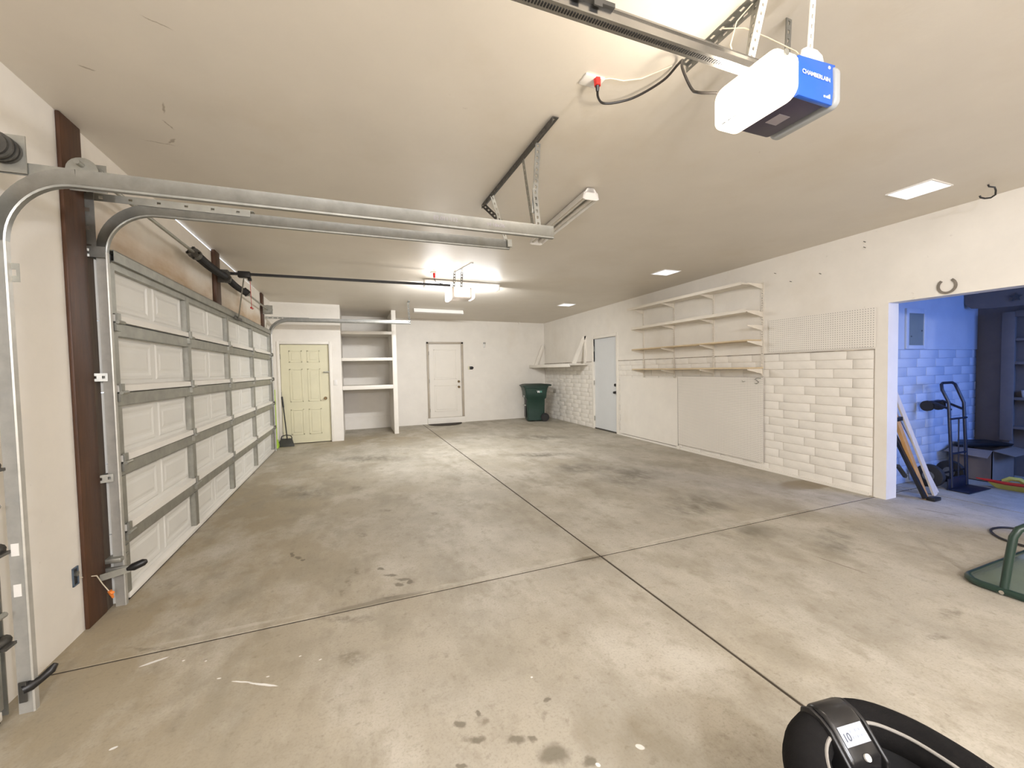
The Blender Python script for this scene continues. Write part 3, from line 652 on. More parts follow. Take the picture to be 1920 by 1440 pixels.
b = MB(); b.perf((1.435, 1.155, 2.58), (1.545, 1.16, 2.94), .032, .004, (.0, 1, 0), .036); b.build('strap', white_pl, op)
b = MB(); b.perf((1.635, 1.062, 2.60), (1.665, 1.062, 2.935), .027, .004, (0, 1, 0), .036); b.build('strap', white_pl, op)
b = MB(); b.perf((1.76, 1.24, 2.60), (1.78, 1.24, 2.935), .032, .004, (0, 1, 0), .036); b.build('strap', galv, op)
b = MB(); b.prism([(1.575, 2.596), (1.705, 2.602), (1.695, 2.63), (1.665, 2.643), (1.61, 2.641), (1.585, 2.627)], 1.052, 1.057, 1); b.build('mounting_plate', white_pl, op)
b = MB(); b.perf((1.55, 1.60, 2.935), (1.55, .80, 2.94), .04, .004, (0, 0, 1), .05); b.perf((1.57, 1.60, 2.918), (1.57, .80, 2.922), .035, .004, (1, 0, 0), .05); b.build('ceiling_angle', galv, op)
b = MB(); b.perf((1.56, 1.22, 2.92), (1.48, 1.19, 2.66), .03, .004, (1, 0, 0), .04); b.build('strap', galv, op)
MB().tube(spline([(1.44, 1.30, 2.59), (1.40, 1.36, 2.62), (1.42, 1.42, 2.68), (1.40, 1.45, 2.78), (1.45, 1.5, 2.86), (1.5, 1.58, 2.91), (1.50, 1.68, 2.90), (1.44, 1.80, 2.885), (1.37, 1.86, 2.875), (1.29, 1.89, 2.868), (1.235, 1.86, 2.868), (1.205, 1.82, 2.885)]), .006, 8).build('power_cord', cord_b, op, smooth=True)
MB().tube([(1.60, 1.06, 2.60), (1.62, 1.1, 2.66), (1.60, 1.2, 2.78), (1.57, 1.28, 2.87), (1.54, 1.36, 2.92)], .0025, 6).build('wire', cord_w, op, smooth=True)
MB().tube([(1.57, 1.24, 2.94), (1.50, 1.26, 2.86), (1.49, 1.28, 2.78), (1.50, 1.27, 2.72)], .0025, 6).build('wire', cord_w, op, smooth=True)
MB().tube([(1.50, 1.62, 2.93), (1.42, 1.75, 2.934), (1.34, 1.79, 2.932), (1.27, 1.80, 2.934), (1.235, 1.82, 2.934)], .003, 6).build('wire', cord_w, op, smooth=True)
ol = thing('ceiling_outlet', 'white ceiling outlet with a red plug and black cord pushed in', 'outlet', (1.19, 1.84, 2.93))
MB().box(1.135, 1.245, 1.81, 1.885, 2.928, 2.94).build('cover_plate', white_pl, ol, bevel=.003)
b = MB(); b.cyl((1.205, 1.82, 2.93), (1.205, 1.82, 2.895), .019, 6, .017); b.build('plug', red_pl, ol); MB().cyl((1.205, 1.82, 2.896), (1.208, 1.825, 2.872), .011, 8, .008).build('plug_neck', black_m, ol, smooth=True)
# far opener
o2 = thing('garage_door_opener', 'small white opener with lit lenses hanging in front of the bright strip light', 'opener', (1.5, 5.92, 2.48))
MB().box(1.36, 1.66, 5.80, 6.04, 2.50, 2.665).build('motor_housing', mat('off_white_housing', (.75, .68, .62, 1), rough=.4, var=.02), o2, bevel=.015)
MB().prism(rounded(5.79, 6.05, 2.475, 2.66, .04), 1.315, 1.36, 0).build('light_lens', lens_far, o2, bevel=.01)
MB().prism(rounded(5.79, 6.05, 2.505, 2.665, .04), 1.66, 1.70, 0).build('light_lens', lens_far, o2, bevel=.01)
MB().box(1.40, 1.63, 5.785, 5.80, 2.525, 2.655).build('end_panel', lens_far, o2, bevel=.01)
MB().box(-1.42, 1.37, 5.90, 5.935, 2.685, 2.715).build('rail', black_m, o2)
MB().box(-1.47, -1.36, 5.88, 5.955, 2.68, 2.735).build('header_bracket', steel_dark, o2)
b = MB(); b.box(-1.26, -1.13, 5.88, 5.955, 2.655, 2.73); b.box(-1.16, -1.12, 5.895, 5.94, 2.62, 2.655); b.build('trolley', black_m, o2, bevel=.006)
MB().bar((-1.20, 5.92, 2.67), (-1.385, 6.42, 2.22), .012, .035, (0, .3, 1)).build('door_arm', galv_dull, o2)
for x in (1.42, 1.53): b = MB(); b.perf((x, 5.92, 2.66), (x + .02, 5.92, 2.905), .035, .004, (0, 1, 0), .04); b.build('strap', galv, o2)
b = MB(); b.perf((1.46, 6.0, 2.905), (1.56, 5.4, 2.91), .035, .004, (0, 0, 1), .05); b.build('ceiling_angle', galv_dull, o2)
MB().tube([(-1.14, 5.93, 2.62), (-1.135, 5.93, 2.3)], .003, 6).build('pull_cord', red_pl, o2); MB().cyl((-1.135, 5.90, 2.29), (-1.135, 5.98, 2.29), .012, 8).build('pull_handle', red_pl, o2)
b = MB(); b.box(1.12, 1.20, 6.05, 6.12, 2.90, 2.912); o3 = b.build('ceiling_outlet', white_pl, label='small far ceiling outlet with red plug beside the strip light', category='outlet')
MB().cyl((1.17, 6.08, 2.90), (1.17, 6.08, 2.83), .022, 8, .014).build('plug', red_pl, o3)
MB().tube([(1.17, 6.08, 2.83), (1.18, 6.05, 2.77), (1.24, 6.0, 2.74), (1.38, 5.96, 2.70)], .006, 6).build('cord', cord_b, o3)

# ------------------------------------------------------------------ ceiling fittings
def shop_light(name, label, p0, p1, lit, drop, grp=None):
    p0 = Vector(p0); p1 = Vector(p1); mid = (p0 + p1) / 2; d = (p1 - p0).normalized(); sd = d.cross(Vector((0, 0, 1)))
    t = thing(name, label, 'light', mid, grp); up = Vector((0, 0, 1))
    pr = [(-.075, -.085), (-.05, -.03), (-.03, 0), (.03, 0), (.05, -.03), (.075, -.085), (.070, -.085), (.045, -.036), (-.045, -.036), (-.070, -.085)]
    MB().sweep([p0, p1], pr, [(sd, up)] * 2).build('reflector', white_pl, t)
    for s in (-.034, .034): MB().cyl(p0 + sd * s - up * .062 + d * .02, p1 + sd * s - up * .062 - d * .02, .016, 10).build('tube', tube_m if lit else tube_off, t, smooth=True)
    for p in (p0, p1 - d * .006):
        b = MB(); b.sweep([p, p + d * .006], [(-.075, -.085), (-.06, -.035), (-.03, -.03), (-.03, 0), (.03, 0), (.03, -.03), (.06, -.035), (.075, -.085), (.05, -.095), (-.05, -.095)], [(sd, up)] * 2); b.build('end_cap', white_pl, t)
    return t
shop_light('strip_light', 'unlit white twin-tube strip light near the track hanger', (1.845, 2.90, 2.918), (1.91, 4.11, 2.909), False, 0)
MB().tube([(1.88, 2.93, 2.83), (1.90, 2.93, 2.82)], .01, 8)
t = thing('strip_light', 'brightly lit white strip light on the ceiling behind the far opener', 'light', (1.72, 6.55, 2.9))
MB().box(1.10, 2.33, 6.48, 6.62, 2.872, 2.894).build('reflector', white_pl, t, bevel=.004)
MB().prism(rounded(6.49, 6.61, 2.80, 2.875, .03), 1.11, 2.32, 0).build('lit_diffuser', tube_m, t, smooth=True)
MB().box(1.095, 1.112, 6.48, 6.62, 2.79, 2.89).build('end_cap', white_pl, t); MB().box(2.318, 2.335, 6.48, 6.62, 2.79, 2.89).build('end_cap', white_pl, t)
shop_light('strip_light', 'unlit white strip light near the back wall, seen side on', (1.34, 9.5, 2.886), (2.48, 9.5, 2.871), False, 0)
for i, (yy, lab) in enumerate(((2.0, 'square lit ceiling panel nearest the black ceiling hook'), (4.96, 'square lit ceiling panel in front of the wall shelves, second of three'), (8.03, 'smallest and farthest square lit ceiling panel, above the steel door'))):
    t = thing('ceiling_panel', lab, 'light', (4.45, yy, 2.88), 'square lit panels in the ceiling'); zc = ceil_z(4.45, yy)
    MB().hexa([(4.305, yy - .145, zc - .003), (4.595, yy - .145, zc - .007), (4.595, yy + .145, zc - .008), (4.305, yy + .145, zc - .004), (4.305, yy - .145, zc + .02), (4.595, yy - .145, zc + .02), (4.595, yy + .145, zc + .02), (4.305, yy + .145, zc + .02)]).build('diffuser', panel_m, t)
    f = MB()
    for (a, b_, c, d) in ((4.297, 4.305, yy - .153, yy + .153), (4.595, 4.603, yy - .153, yy + .153), (4.305, 4.595, yy - .153, yy - .145), (4.305, 4.595, yy + .145, yy + .153)): f.box(a, b_, c, d, zc - .009, zc + .01)
    f.build('frame', white_pl, t)
fill_bulb_m = mat('fill_bulb_glow', (.9, .9, .85, 1), rough=.3, var=0, emit=(1, .96, .9, 1), estr=8)  # glowing bulbs added out of view to go with the rear fill lights
for xx, lab in ((-.2, 'added fill bulb behind the camera, out of view, on the garage door side'), (1.6, 'added fill bulb behind the camera, out of view, on the recess side')):
    t = thing('fill_bulb', lab, 'light', (xx, -2.0, 2.9)); zc = ceil_z(xx, -2.0)
    MB().cyl((xx, -2.0, zc - .05), (xx, -2.0, zc - .003), .06, 18, .07).build('lamp_holder', white_pl, t, smooth=True)
    MB().tube([(xx, -2.0, zc - .05), (xx, -2.0, zc - .08), (xx, -2.0, zc - .12), (xx, -2.0, zc - .155), (xx, -2.0, zc - .17)], [.014, .02, .032, .024, .004], 14).build('bulb', fill_bulb_m, t, smooth=True)
hk = MB().tube([(4.88, 1.75, 2.893), (4.88, 1.745, 2.875), (4.90, 1.72, 2.862), (4.905, 1.715, 2.835), (4.90, 1.715, 2.80), (4.87, 1.73, 2.778), (4.83, 1.75, 2.775), (4.805, 1.765, 2.785), (4.80, 1.768, 2.80)], .0065, 10)
hk.build('ceiling_hook', black_m, smooth=True, label='black screw hook in the ceiling by the right wall', category='hook')
hs = MB(); ring = [(2.127 + .062 * math.sin(R(a)), 2.165 - .062 * math.cos(R(a)) * 1.05) for a in range(-148, 149, 12)]
pth = [(RW(y) - .006, y, z) for (y, z) in ring]; fr = []
for i in range(len(pth)):
    tg = (Vector(pth[min(i + 1, len(pth) - 1)]) - Vector(pth[max(i - 1, 0)])).normalized(); fr.append((tg.cross(Vector((1, 0, 0))).normalized(), Vector((1, 0, 0))))
hs.sweep(pth, [(-.011, -.004), (.011, -.004), (.009, .005), (-.009, .005)], fr)
hs.build('horseshoe', iron, smooth=False, label='grey iron horseshoe on the wall above the recess opening', category='horseshoe')

# ------------------------------------------------------------------ niche shelves beside the closet
bs = thing('built_in_shelves', 'white built-in shelves between the closet wall and a tall post', 'shelves', (.36, 10.5, 0))
for z in (2.395, 1.79, 1.145):
    s = MB().box(XC, .90, 9.99, YB, z - .02, z).build('shelf', white_gloss, bs)
    MB().box(XC, .91, 9.965, 9.99, z - (.075 if z < 1.5 else .065), z + (.012 if z < 1.5 else 0) + .005).build('front_edge', white_gloss, s, bevel=.003)
MB().box(.90, .918, 10.03, YB, 0, 2.94).build('side_panel', white_gloss, bs)
MB().box(.885, .985, 9.96, 10.03, 0, 2.945).build('post', white_gloss, bs, bevel=.004)
MB().box(XC, .90, YB - .02, YB, 0, .32).build('back_board', plaster, bs)
# back wall fittings
lf = thing('wall_lamp', 'small white fitting with grey band high on the back wall', 'fixture', (3.54, YB, 2.1))
MB().box(3.515, 3.585, YB - .02, YB, 2.10, 2.25).build('base', white_pl, lf, bevel=.006); MB().cyl((3.55, YB - .03, 2.20), (3.55, YB - .03, 2.245), .03, 12).build('lamp_holder', galv_dull, lf, smooth=True); MB().cyl((3.55, YB - .03, 2.12), (3.55, YB - .03, 2.19), .022, 12).build('bulb', white_pl, lf, smooth=True)
sw = thing('light_switch', 'cream switch plate with black control beside the back door', 'switch', (3.15, YB, 1.5))
MB().box(3.06, 3.12, YB - .012, YB, 1.475, 1.57).build('cover_plate', cream, sw, bevel=.003); MB().box(3.10, 3.19, YB - .03, YB, 1.48, 1.565).build('control_box', black_m, sw, bevel=.006); MB().box(3.18, 3.215, YB - .022, YB, 1.50, 1.55).build('key_fob', black_m, sw, bevel=.006)
sw2 = MB().box(-.375, -.305, YC - .01, YC, 1.20, 1.315).build('light_switch', white_pl, bevel=.003, label='white double switch plate between the cream door and the shelves', category='switch')
MB().box(-.355, -.345, YC - .018, YC - .01, 1.245, 1.27).build('toggle', white_pl, sw2); MB().box(-.335, -.325, YC - .018, YC - .01, 1.245, 1.27).build('toggle', white_pl, sw2)
cn = MB().tube([(4.1, YB - .015, 2.87), (5.42, YB - .015, 2.855)], .012, 8); cn.box(4.62, 4.68, YB - .04, YB, 2.80, 2.865)
cn.build('conduit', plaster, label='white painted conduit along the top of the back wall', category='conduit')
# doormat: half round
dm = MB(); n = 20; pts = [(2.34 + .46 * math.cos(R(180 + 180 * i / n)), 11.16 + .44 * math.sin(R(180 + 180 * i / n))) for i in range(n + 1)]
dm.prism(pts, .001, .016, 2); dm.build('doormat', mat_rub, bevel=.004, label='dark half-round doormat below the back door', category='doormat')

# wheeled bin -------------------------------------------------------
bn = thing('wheeled_bin', 'dark green wheeled bin with lid in the back corner', 'bin', (4.72, 10.55, 0))
M = Matrix.Translation((4.78, 10.58, 0)) @ Matrix.Rotation(R(-14), 4, 'Z')
def rsec(hx, hy, z, r, cx=0, cy=0, n=4):
    p = []
    for (sx, sy, a) in ((1, 1, 0), (-1, 1, 90), (-1, -1, 180), (1, -1, 270)):
        for i in range(n + 1): an = R(a + 90 * i / n); p.append((cx + sx * (hx - r) + r * math.cos(an), cy + sy * (hy - r) + r * math.sin(an), z))
    return p
def loft(mb, secs):
    n = len(secs[0]); vs = [v for s in secs for v in s]; fs = [tuple(range(n - 1, -1, -1)), tuple((len(secs) - 1) * n + j for j in range(n))]
    for i in range(len(secs) - 1):
        for j in range(n): fs.append((i * n + j, i * n + (j + 1) % n, (i + 1) * n + (j + 1) % n, (i + 1) * n + j))
    return mb.add(vs, fs)
b = MB(); b.m = M
loft(b, [rsec(.24, .26, .03, .05), rsec(.245, .27, .3, .05), rsec(.255, .285, .62, .05), rsec(.29, .315, .66, .05), rsec(.30, .33, .80, .05), rsec(.325, .345, .93, .05), rsec(.345, .36, .945, .05), rsec(.345, .36, .975, .05)])
b.build('body', green_bin, bn, smooth=True)
b = MB(); b.m = M
loft(b, [rsec(.365, .38, .975, .06), rsec(.375, .39, .985, .06), rsec(.37, .385, 1.005, .06), rsec(.30, .33, 1.035, .08), rsec(.26, .28, 1.04, .08)])
b.tube([(.36, -.3, 1.0), (.42, -.28, 1.0), (.43, 0, 1.0), (.42, .28, 1.0), (.36, .3, 1.0)], .022, 8)
b.build('lid', green_lid, bn, smooth=True)
for y in (-.28, .28):
    b = MB(); b.m = M; b.cyl((.24, y - .035, .115), (.24, y + .035, .115), .115, 22); w_ = b.build('wheel', rubber, bn, smooth=True); 
    b = MB(); b.m = M; b.cyl((.24, y - .04, .115), (.24, y + .04, .115), .06, 16); b.build('hub', black_m, w_, smooth=True)
b = MB(); b.m = M; b.cyl((.24, -.27, .115), (.24, .27, .115), .012, 8); b.build('axle', galv_dull, bn)
b = MB(); b.m = M; b.tube([(-.262, -.12, .45), (-.30, -.12, .45), (-.30, .12, .45), (-.262, .12, .45)], .014, 8); b.build('catch_bar', galv_dull, bn, smooth=True)
b = MB(); b.m = M; b.box(-.268, -.255, -.13, .16, .10, .60); b.build('front_recess', black_m, bn, bevel=.006)
b = MB(); b.m = M; b.box(-.30, -.292, -.03, .03, .66, .72); b.build('sticker', print_w, bn)
ca, sa = math.cos(R(-14)), math.sin(R(-14)); mw = Matrix(((ca, 0, sa), (sa, .05, -ca), (0, 1, 0)))
lp = M @ Vector((.02, -.345, .80)); text('W', 'logo', print_w, bn, lp, mw, .085, extrude=.004, bold=.004)
lp = M @ Vector((.09, -.345, .80)); text('M', 'logo', teal, bn, lp, mw, .085, extrude=.004, bold=.003)

# corner shelf ------------------------------------------------------
cs = thing('corner_shelf', 'deep white corner shelf above the green bin with triangular braces', 'shelf', (5.15, 10.1, 1.5))
b = MB(); wbox(b, 8.72, YB, 0, .50, 1.535, 1.56); b.build('board', white_gloss, cs)
b = MB(); wbox(b, 8.72, YB, .49, .51, 1.49, 1.57); b.build('front_lip', white_gloss, cs, bevel=.003)
def brace(y, ztop, d0, d1, closed):
    b = MB(); t = .02
    X = lambda d: RW(y) - d
    b.hexa([(X(d1), y - t, 1.57), (X(d1 - .11), y - t, 1.57), (X(d1 - .11), y + t, 1.57), (X(d1), y + t, 1.57), (X(d0 + .09), y - t, ztop), (X(d0), y - t, ztop), (X(d0), y + t, ztop), (X(d0 + .09), y + t, ztop)])
    if closed: b.hexa([(X(.05), y - t, 1.57), (X(0), y - t, 1.57), (X(0), y + t, 1.57), (X(.05), y + t, 1.57), (X(.05), y - t, ztop), (X(0), y - t, ztop), (X(0), y + t, ztop), (X(.05), y + t, ztop)])
    return b
brace(YB - .05, 2.16, .02, .36, False).build('brace', white_gloss, cs); brace(8.80, 2.24, .0, .40, True).build('brace', white_gloss, cs)

# adjustable wall shelves -------------------------------------------
stds = [(4.02, 1.30, 2.58), (4.86, 1.27, 2.58), (5.73, 1.25, 2.57), (6.57, 1.24, 2.56)]
rows = [2.585, 2.205, 1.805, 1.425]
names = ['rightmost perforated white shelf upright, next to the pegboards', 'second shelf upright from the right', 'third shelf upright from the right', 'leftmost shelf upright, nearest the grey steel door']
for k, (y, z0, z1) in enumerate(stds):
    t = thing('shelf_upright', names[k], 'shelf upright', (RW(y), y, z0), 'uprights of the wall shelves')
    b = MB(); x = RW(y); b.perf((x - .012, y, z0), (x - .012, y, z1), .03, .004, (1, 0, 0), .032, .5); wbox(b, y - .015, y - .011, 0, .012, z0, z1); wbox(b, y + .011, y + .015, 0, .012, z0, z1); b.build('slotted_rail', shelf_white, t)
    zs = list(rows) + ([2.02] if k == 0 else [])
    for z in zs:
        b = MB(); x0 = x - .012; x1 = x - .295; L = [(x0, z - .022), (x1, z - .022), (x1, z - .034), (x0 - .04, z - .085), (x0, z - .095)]
        b.prism(L, y - .004, y + .004, 1) if False else b.add([(p, y - .004, q) for p, q in L] + [(p, y + .004, q) for p, q in L], [(0, 1, 2, 3, 4), (9, 8, 7, 6, 5)] + [(i, (i + 1) % 5, 5 + (i + 1) % 5, 5 + i) for i in range(5)])
        b.build('bracket', shelf_white, t)
labs = ['topmost white board of the wall shelves', 'second board from the top of the wall shelves, white painted', 'third board from the top of the wall shelves, bare wood', 'lowest board of the wall shelves, bare wood with broken end']
ends = [(4.12, 6.70), (4.05, 6.58), (4.03, 6.58), (4.0, 6.58)]
for k, z in enumerate(rows):
    b = MB(); wbox(b, ends[k][0], ends[k][1], .015, .285, z - .02, z); 
    o = b.build('shelf_board', shelf_wood if k > 1 else shelf_white, bevel=.002, seg=1, label=labs[k], category='shelf', group='boards of the wall shelves')
    if k < 2: b = MB(); wbox(b, ends[k][0], ends[k][1], .285, .292, z - .03, z + .014); b.build('front_lip', shelf_white, o)
# pegboards
def peg(name, y0, y1, z0, z1, m, lab, d=.012):
    b = MB(); wbox(b, y0, y1, d, d + .007, z0, z1); o = b.build(name, m, label=lab, category='pegboard' if 'peg' in name else 'board'); return o
pg1 = peg('pegboard', 4.0, 5.625, .095, 1.285, peg_m, 'large white pegboard below the shelves, right of the plain board', .014)
pg2 = peg('wall_board', 5.635, 7.34, .05, 1.25, plaster, 'plain white hardboard panel below the shelves beside the steel door', .014)
pg3 = peg('pegboard', 2.69, 3.92, 1.622, 2.05, peg_m, 'small wide pegboard high on the wall by the opening', .01)
for (y, z, lab) in ((4.08, 1.24, 'S-shaped wire hook at the top right corner of the large pegboard'), (4.28, 1.225, 'short wire hook beside the S-shaped hook on the large pegboard')):
    x = RW(y) - .024; b = MB()
    if y < 4.2: b.tube([(x, y - .05, z + .03), (x - .012, y + .0, z + .035), (x - .015, y + .03, z + .015), (x - .012, y, z - .005), (x - .015, y - .03, z - .02), (x - .012, y, z - .045), (x, y + .04, z - .04)], .005, 8)
    else: b.tube([(x, y, z), (x - .05, y, z - .005), (x - .06, y, z + .012)], .004, 8)
    b.build('peg_hook', galv_dull, smooth=True, label=lab, category='hook')
b = MB(); wbox(b, 5.59, 5.66, .014, .03, .0, .06); b.build('wall_pipe_stub', white_gloss, bevel=.004, label='small white block under the joint of the pegboard and plain board', category='block')

for (y, z, lb) in ((3.83, 2.66, 'bare nail in the right wall nearest the shelf upright'), (3.62, 2.51, 'bare nail in the right wall, lower left of the row above the small pegboard'), (3.26, 2.53, 'bare nail in the right wall above the middle of the small pegboard'), (2.80, 2.77, 'upper nail of the pair high on the right wall above the pillar'), (2.80, 2.71, 'lower nail of the pair high on the right wall above the pillar')):
    MB().cyl((RW(y), y, z), (RW(y) - .035, y, z + .004), .0035, 6).build('wall_nail', steel_dark, label=lb, category='nail', group='nails in the right wall')
# ------------------------------------------------------------------ closet door corner: dustpan, lime broom
dp = thing('lobby_dustpan', 'black long-handled dustpan standing against the cream door', 'dustpan', (-1.3, 9.38, 0))
b = MB(); b.add([(-1.47, 9.27, .005), (-1.13, 9.27, .005), (-1.17, 9.44, .005), (-1.41, 9.44, .005), (-1.465, 9.275, .02), (-1.135, 9.275, .02), (-1.19, 9.43, .15), (-1.39, 9.43, .15)], [(0, 3, 2, 1), (4, 5, 6, 7), (0, 1, 5, 4), (1, 2, 6, 5), (2, 3, 7, 6), (3, 0, 4, 7)])
b.build('pan', mat('charcoal_plastic', (.045, .045, .04, 1), rough=.5, var=.05), dp, bevel=.006)
MB().tube([(-1.39, 9.43, .14), (-1.37, 9.42, .20), (-1.29, 9.40, .225), (-1.21, 9.42, .20), (-1.19, 9.43, .14)], .009, 8).build('bail', black_m, dp, smooth=True)
MB().cyl((-1.275, 9.40, .13), (-1.335, 9.50, .78), .011, 10).build('handle', black_m, dp, smooth=True); MB().cyl((-1.335, 9.50, .78), (-1.355, 9.515, 1.0), .016, 10).build('grip', black_m, dp, smooth=True)
br = thing('broom', 'lime green broom standing in the corner behind the far track', 'broom', (-1.42, 9.15, 0))
MB().cyl((-1.445, 9.26, .10), (-1.47, 9.40, 1.15), .016, 10).build('handle', lime, br, smooth=True)
b = MB(); loft(b, [rsec(.03, .13, .01, .02, -1.43, 9.20), rsec(.025, .10, .10, .02, -1.435, 9.22), rsec(.02, .04, .16, .015, -1.44, 9.25)]); b.build('brush_head', lime, br, smooth=True)

# safety sensors and wires at the tracks ------------------------------
sn = thing('safety_sensor', 'black door sensor on a steel arm at the foot of the brown post', 'sensor', (-1.38, 3.28, .24))
MB().bar((-1.53, 3.21, .235), (-1.345, 3.25, .262), .008, .04).build('arm', galv_dull, sn)
MB().tube([(-1.36, 3.25, .262), (-1.33, 3.255, .268), (-1.28, 3.265, .285), (-1.265, 3.268, .29)], [.012, .024, .022, .012], 10).build('sensor_body', black_m, sn, smooth=True)
MB().tube([(-1.62 + .09, 3.04, .33), (-1.49, 3.10, .31), (-1.47, 3.17, .28), (-1.465, 3.22, .20), (-1.44, 3.24, .13)], .003, 6).build('wire', cord_w, sn, smooth=True)
b = MB(); b.cyl((-1.44, 3.23, .15), (-1.43, 3.24, .10), .012, 8, .006); b.cyl((-1.425, 3.225, .14), (-1.445, 3.25, .115), .010, 8, .005); b.build('wire_nut', orange_pl, sn)
s2 = thing('safety_sensor', 'black door sensor sticking out from the nearest track close to the floor', 'sensor', (-1.33, 2.4, .1))
MB().tube([(-1.385, 2.405, .115), (-1.365, 2.42, .12), (-1.345, 2.44, .125), (-1.32, 2.465, .145), (-1.308, 2.475, .165)], [.02, .024, .016, .018, .010], 10).build('sensor_body', black_m, s2, smooth=True)
b = MB(); b.box(-1.395, -1.37, 2.40, 2.406, .06, .15); b.build('sensor_bracket', steel_dark, s2)
wb = thing('wall_box', 'small open blue wall box low on the wall left of the brown post', 'junction box', (-1.5, 3.02, .25))
b = MB()
for (a, c, d, e) in ((3.005, 3.055, .295, .303), (3.005, 3.055, .393, .40), (3.005, 3.012, .30, .395), (3.048, 3.055, .30, .395)): b.box(-1.50, -1.493, a, c, d, e)
b.build('rim', mat('blue_box_plastic', (.09, .12, .16, 1), rough=.5), wb); MB().box(-1.502, -1.497, 3.01, 3.05, .30, .395).build('interior', black_m, wb); MB().cyl((-1.497, 3.035, .36), (-1.488, 3.035, .36), .015, 10).build('connector', galv, wb)

# ------------------------------------------------------------------ things in the storage recess
ep = thing('electrical_panel', 'grey electrical panel door in a pale frame on the recess wall', 'electrical panel', (6.32, YW, 1.62))
f = MB()
for (a, c, d, e) in ((6.10, 6.155, 1.61, 2.09), (6.465, 6.53, 1.61, 2.09), (6.155, 6.465, 1.61, 1.655), (6.155, 6.465, 2.035, 2.09)): f.box(a, c, YW - .02, YW, d, e)
f.build('frame', recess_bluelit_paint, ep, bevel=.003); MB().box(6.155, 6.465, YW - .012, YW, 1.655, 2.035).build('door', panel_grey, ep); 
b = MB(); b.cyl((6.42, YW - .014, 1.83), (6.42, YW - .02, 1.83), .01, 8); b.cyl((6.20, YW - .014, 1.76), (6.20, YW - .02, 1.76), .008, 8); b.build('latch', chrome, ep)
ht = thing('hand_truck', 'dark blue steel hand truck with loop handle standing in the recess', 'hand truck', (6.47, 2.5, 0))
xa, xb = 6.31, 6.63
pl = [(xa, 2.50, .02), (xa + .01, 2.52, .5), (xa + .015, 2.545, .99), (xa + .01, 2.60, 1.13), (xa + .03, 2.615, 1.19), (xa + .07, 2.62, 1.205), (xb - .05, 2.62, 1.205), (xb - .0, 2.615, 1.185), (xb + .025, 2.60, 1.12), (xb + .02, 2.545, .97), (xb + .01, 2.52, .5), (xb, 2.50, .02)]
MB().tube(pl, .0155, 10).build('frame', truck_blue, ht, smooth=True)
for z in (.80, .40, .12): MB().cyl((xa, 2.515, z), (xb + .01, 2.515, z), .011, 8).build('crossbar', truck_blue, ht, smooth=True)
MB().cyl((6.485, 2.515, .12), (6.485, 2.52, .80), .007, 8).build('centre_rod', truck_blue, ht, smooth=True)
b = MB(); b.box(6.22, 6.68, 2.32, 2.51, .004, .012); b.box(6.24, 6.66, 2.50, 2.512, .004, .12); b.build('toe_plate', truck_blue, ht, bevel=.002)
for x in (6.24, 6.68):
    w_ = MB().cyl((x - .035, 2.66, .13), (x + .035, 2.66, .13), .13, 24).build('wheel', rubber, ht, bevel=.012); MB().cyl((x - .04, 2.66, .13), (x + .04, 2.66, .13), .055, 14).build('hub', galv, w_, smooth=True)
MB().cyl((6.22, 2.66, .13), (6.70, 2.66, .13), .01, 8).build('axle', galv_dull, ht)
for x in (xa, xb): MB().bar((x, 2.51, .20), (x, 2.66, .13), .02, .03, (1, 0, 0)).build('axle_bracket', truck_blue, ht)
for x in (xa + .06, xb - .02):
    MB().bar((x, 2.54, .90), (x, 2.72, .985), .02, .03, (1, 0, 0)).build('caster_arm', truck_blue, ht)
    MB().cyl((x - .018, 2.75, .93), (x + .018, 2.75, .93), .062, 18).build('caster', rubber, ht, smooth=True)
MB().bar((xa + .04, 2.72, .985), (xb, 2.72, .985), .03, .012).build('caster_bar', truck_blue, ht)
def lean(name, p0, p1, wd, th, m, lab, up=(0, -1, .3)):
    return MB().bar(p0, p1, wd, th, up).build(name, m, bevel=.002, seg=1, label=lab, category='timber')
bw = lean('wooden_bar', (5.63, 2.43, .0), (5.455, 2.80, 1.42), .06, .035, timber, 'golden wooden bar with black metal clamp leaning inside the opening')
wl0 = world_loc(bw)
MB().bar((5.575, 2.41, .02), (5.49, 2.70, .80), .045, .03, (0, -1, .3)).build('black_rail', black_m, bw)
b = MB(); b.bar((5.58, 2.37, .02), (5.70, 2.37, .02), .07, .035); b.build('foot_clamp', black_m, bw, bevel=.006)
b = MB(); b.bar((5.485, 2.655, .83), (5.60, 2.645, .84), .06, .045); b.build('screw_clamp', black_m, bw, bevel=.006)
lean('timber_board', (5.88, 2.46, .0), (5.45, 2.82, 1.72), .075, .02, pale_timber, 'long pale timber board leaning behind the golden bar')
lean('timber_strip', (6.03, 2.50, .0), (5.62, 2.835, 1.25), .03, .012, pale_timber, 'thin pale timber strip with its foot nearest the hand truck')
MB().bar((5.47, 2.60, .34), (5.62, 2.60, .20), .03, .03).build('steel_bar', steel_dark, label='short dark bar slanting behind the pillar foot', category='bar')
bx = thing('cardboard_box', 'open cardboard box with loose flaps at the back of the recess', 'box', (7.42, 2.6, 0))
b = MB()
for q in ((7.04, 7.58, 2.44, 2.448, 0, .38), (7.04, 7.58, 2.792, 2.80, 0, .38), (7.04, 7.048, 2.44, 2.80, 0, .38), (7.572, 7.58, 2.44, 2.80, 0, .38), (7.04, 7.58, 2.44, 2.80, 0, .008)): b.box(*q)
b.build('carton', card, bx)
MB().hexa([(7.04, 2.44, .38), (7.04, 2.80, .38), (6.84, 2.79, .34), (6.86, 2.42, .31), (7.04, 2.44, .385), (7.04, 2.80, .385), (6.84, 2.79, .345), (6.86, 2.42, .315)]).build('flap', card, bx)
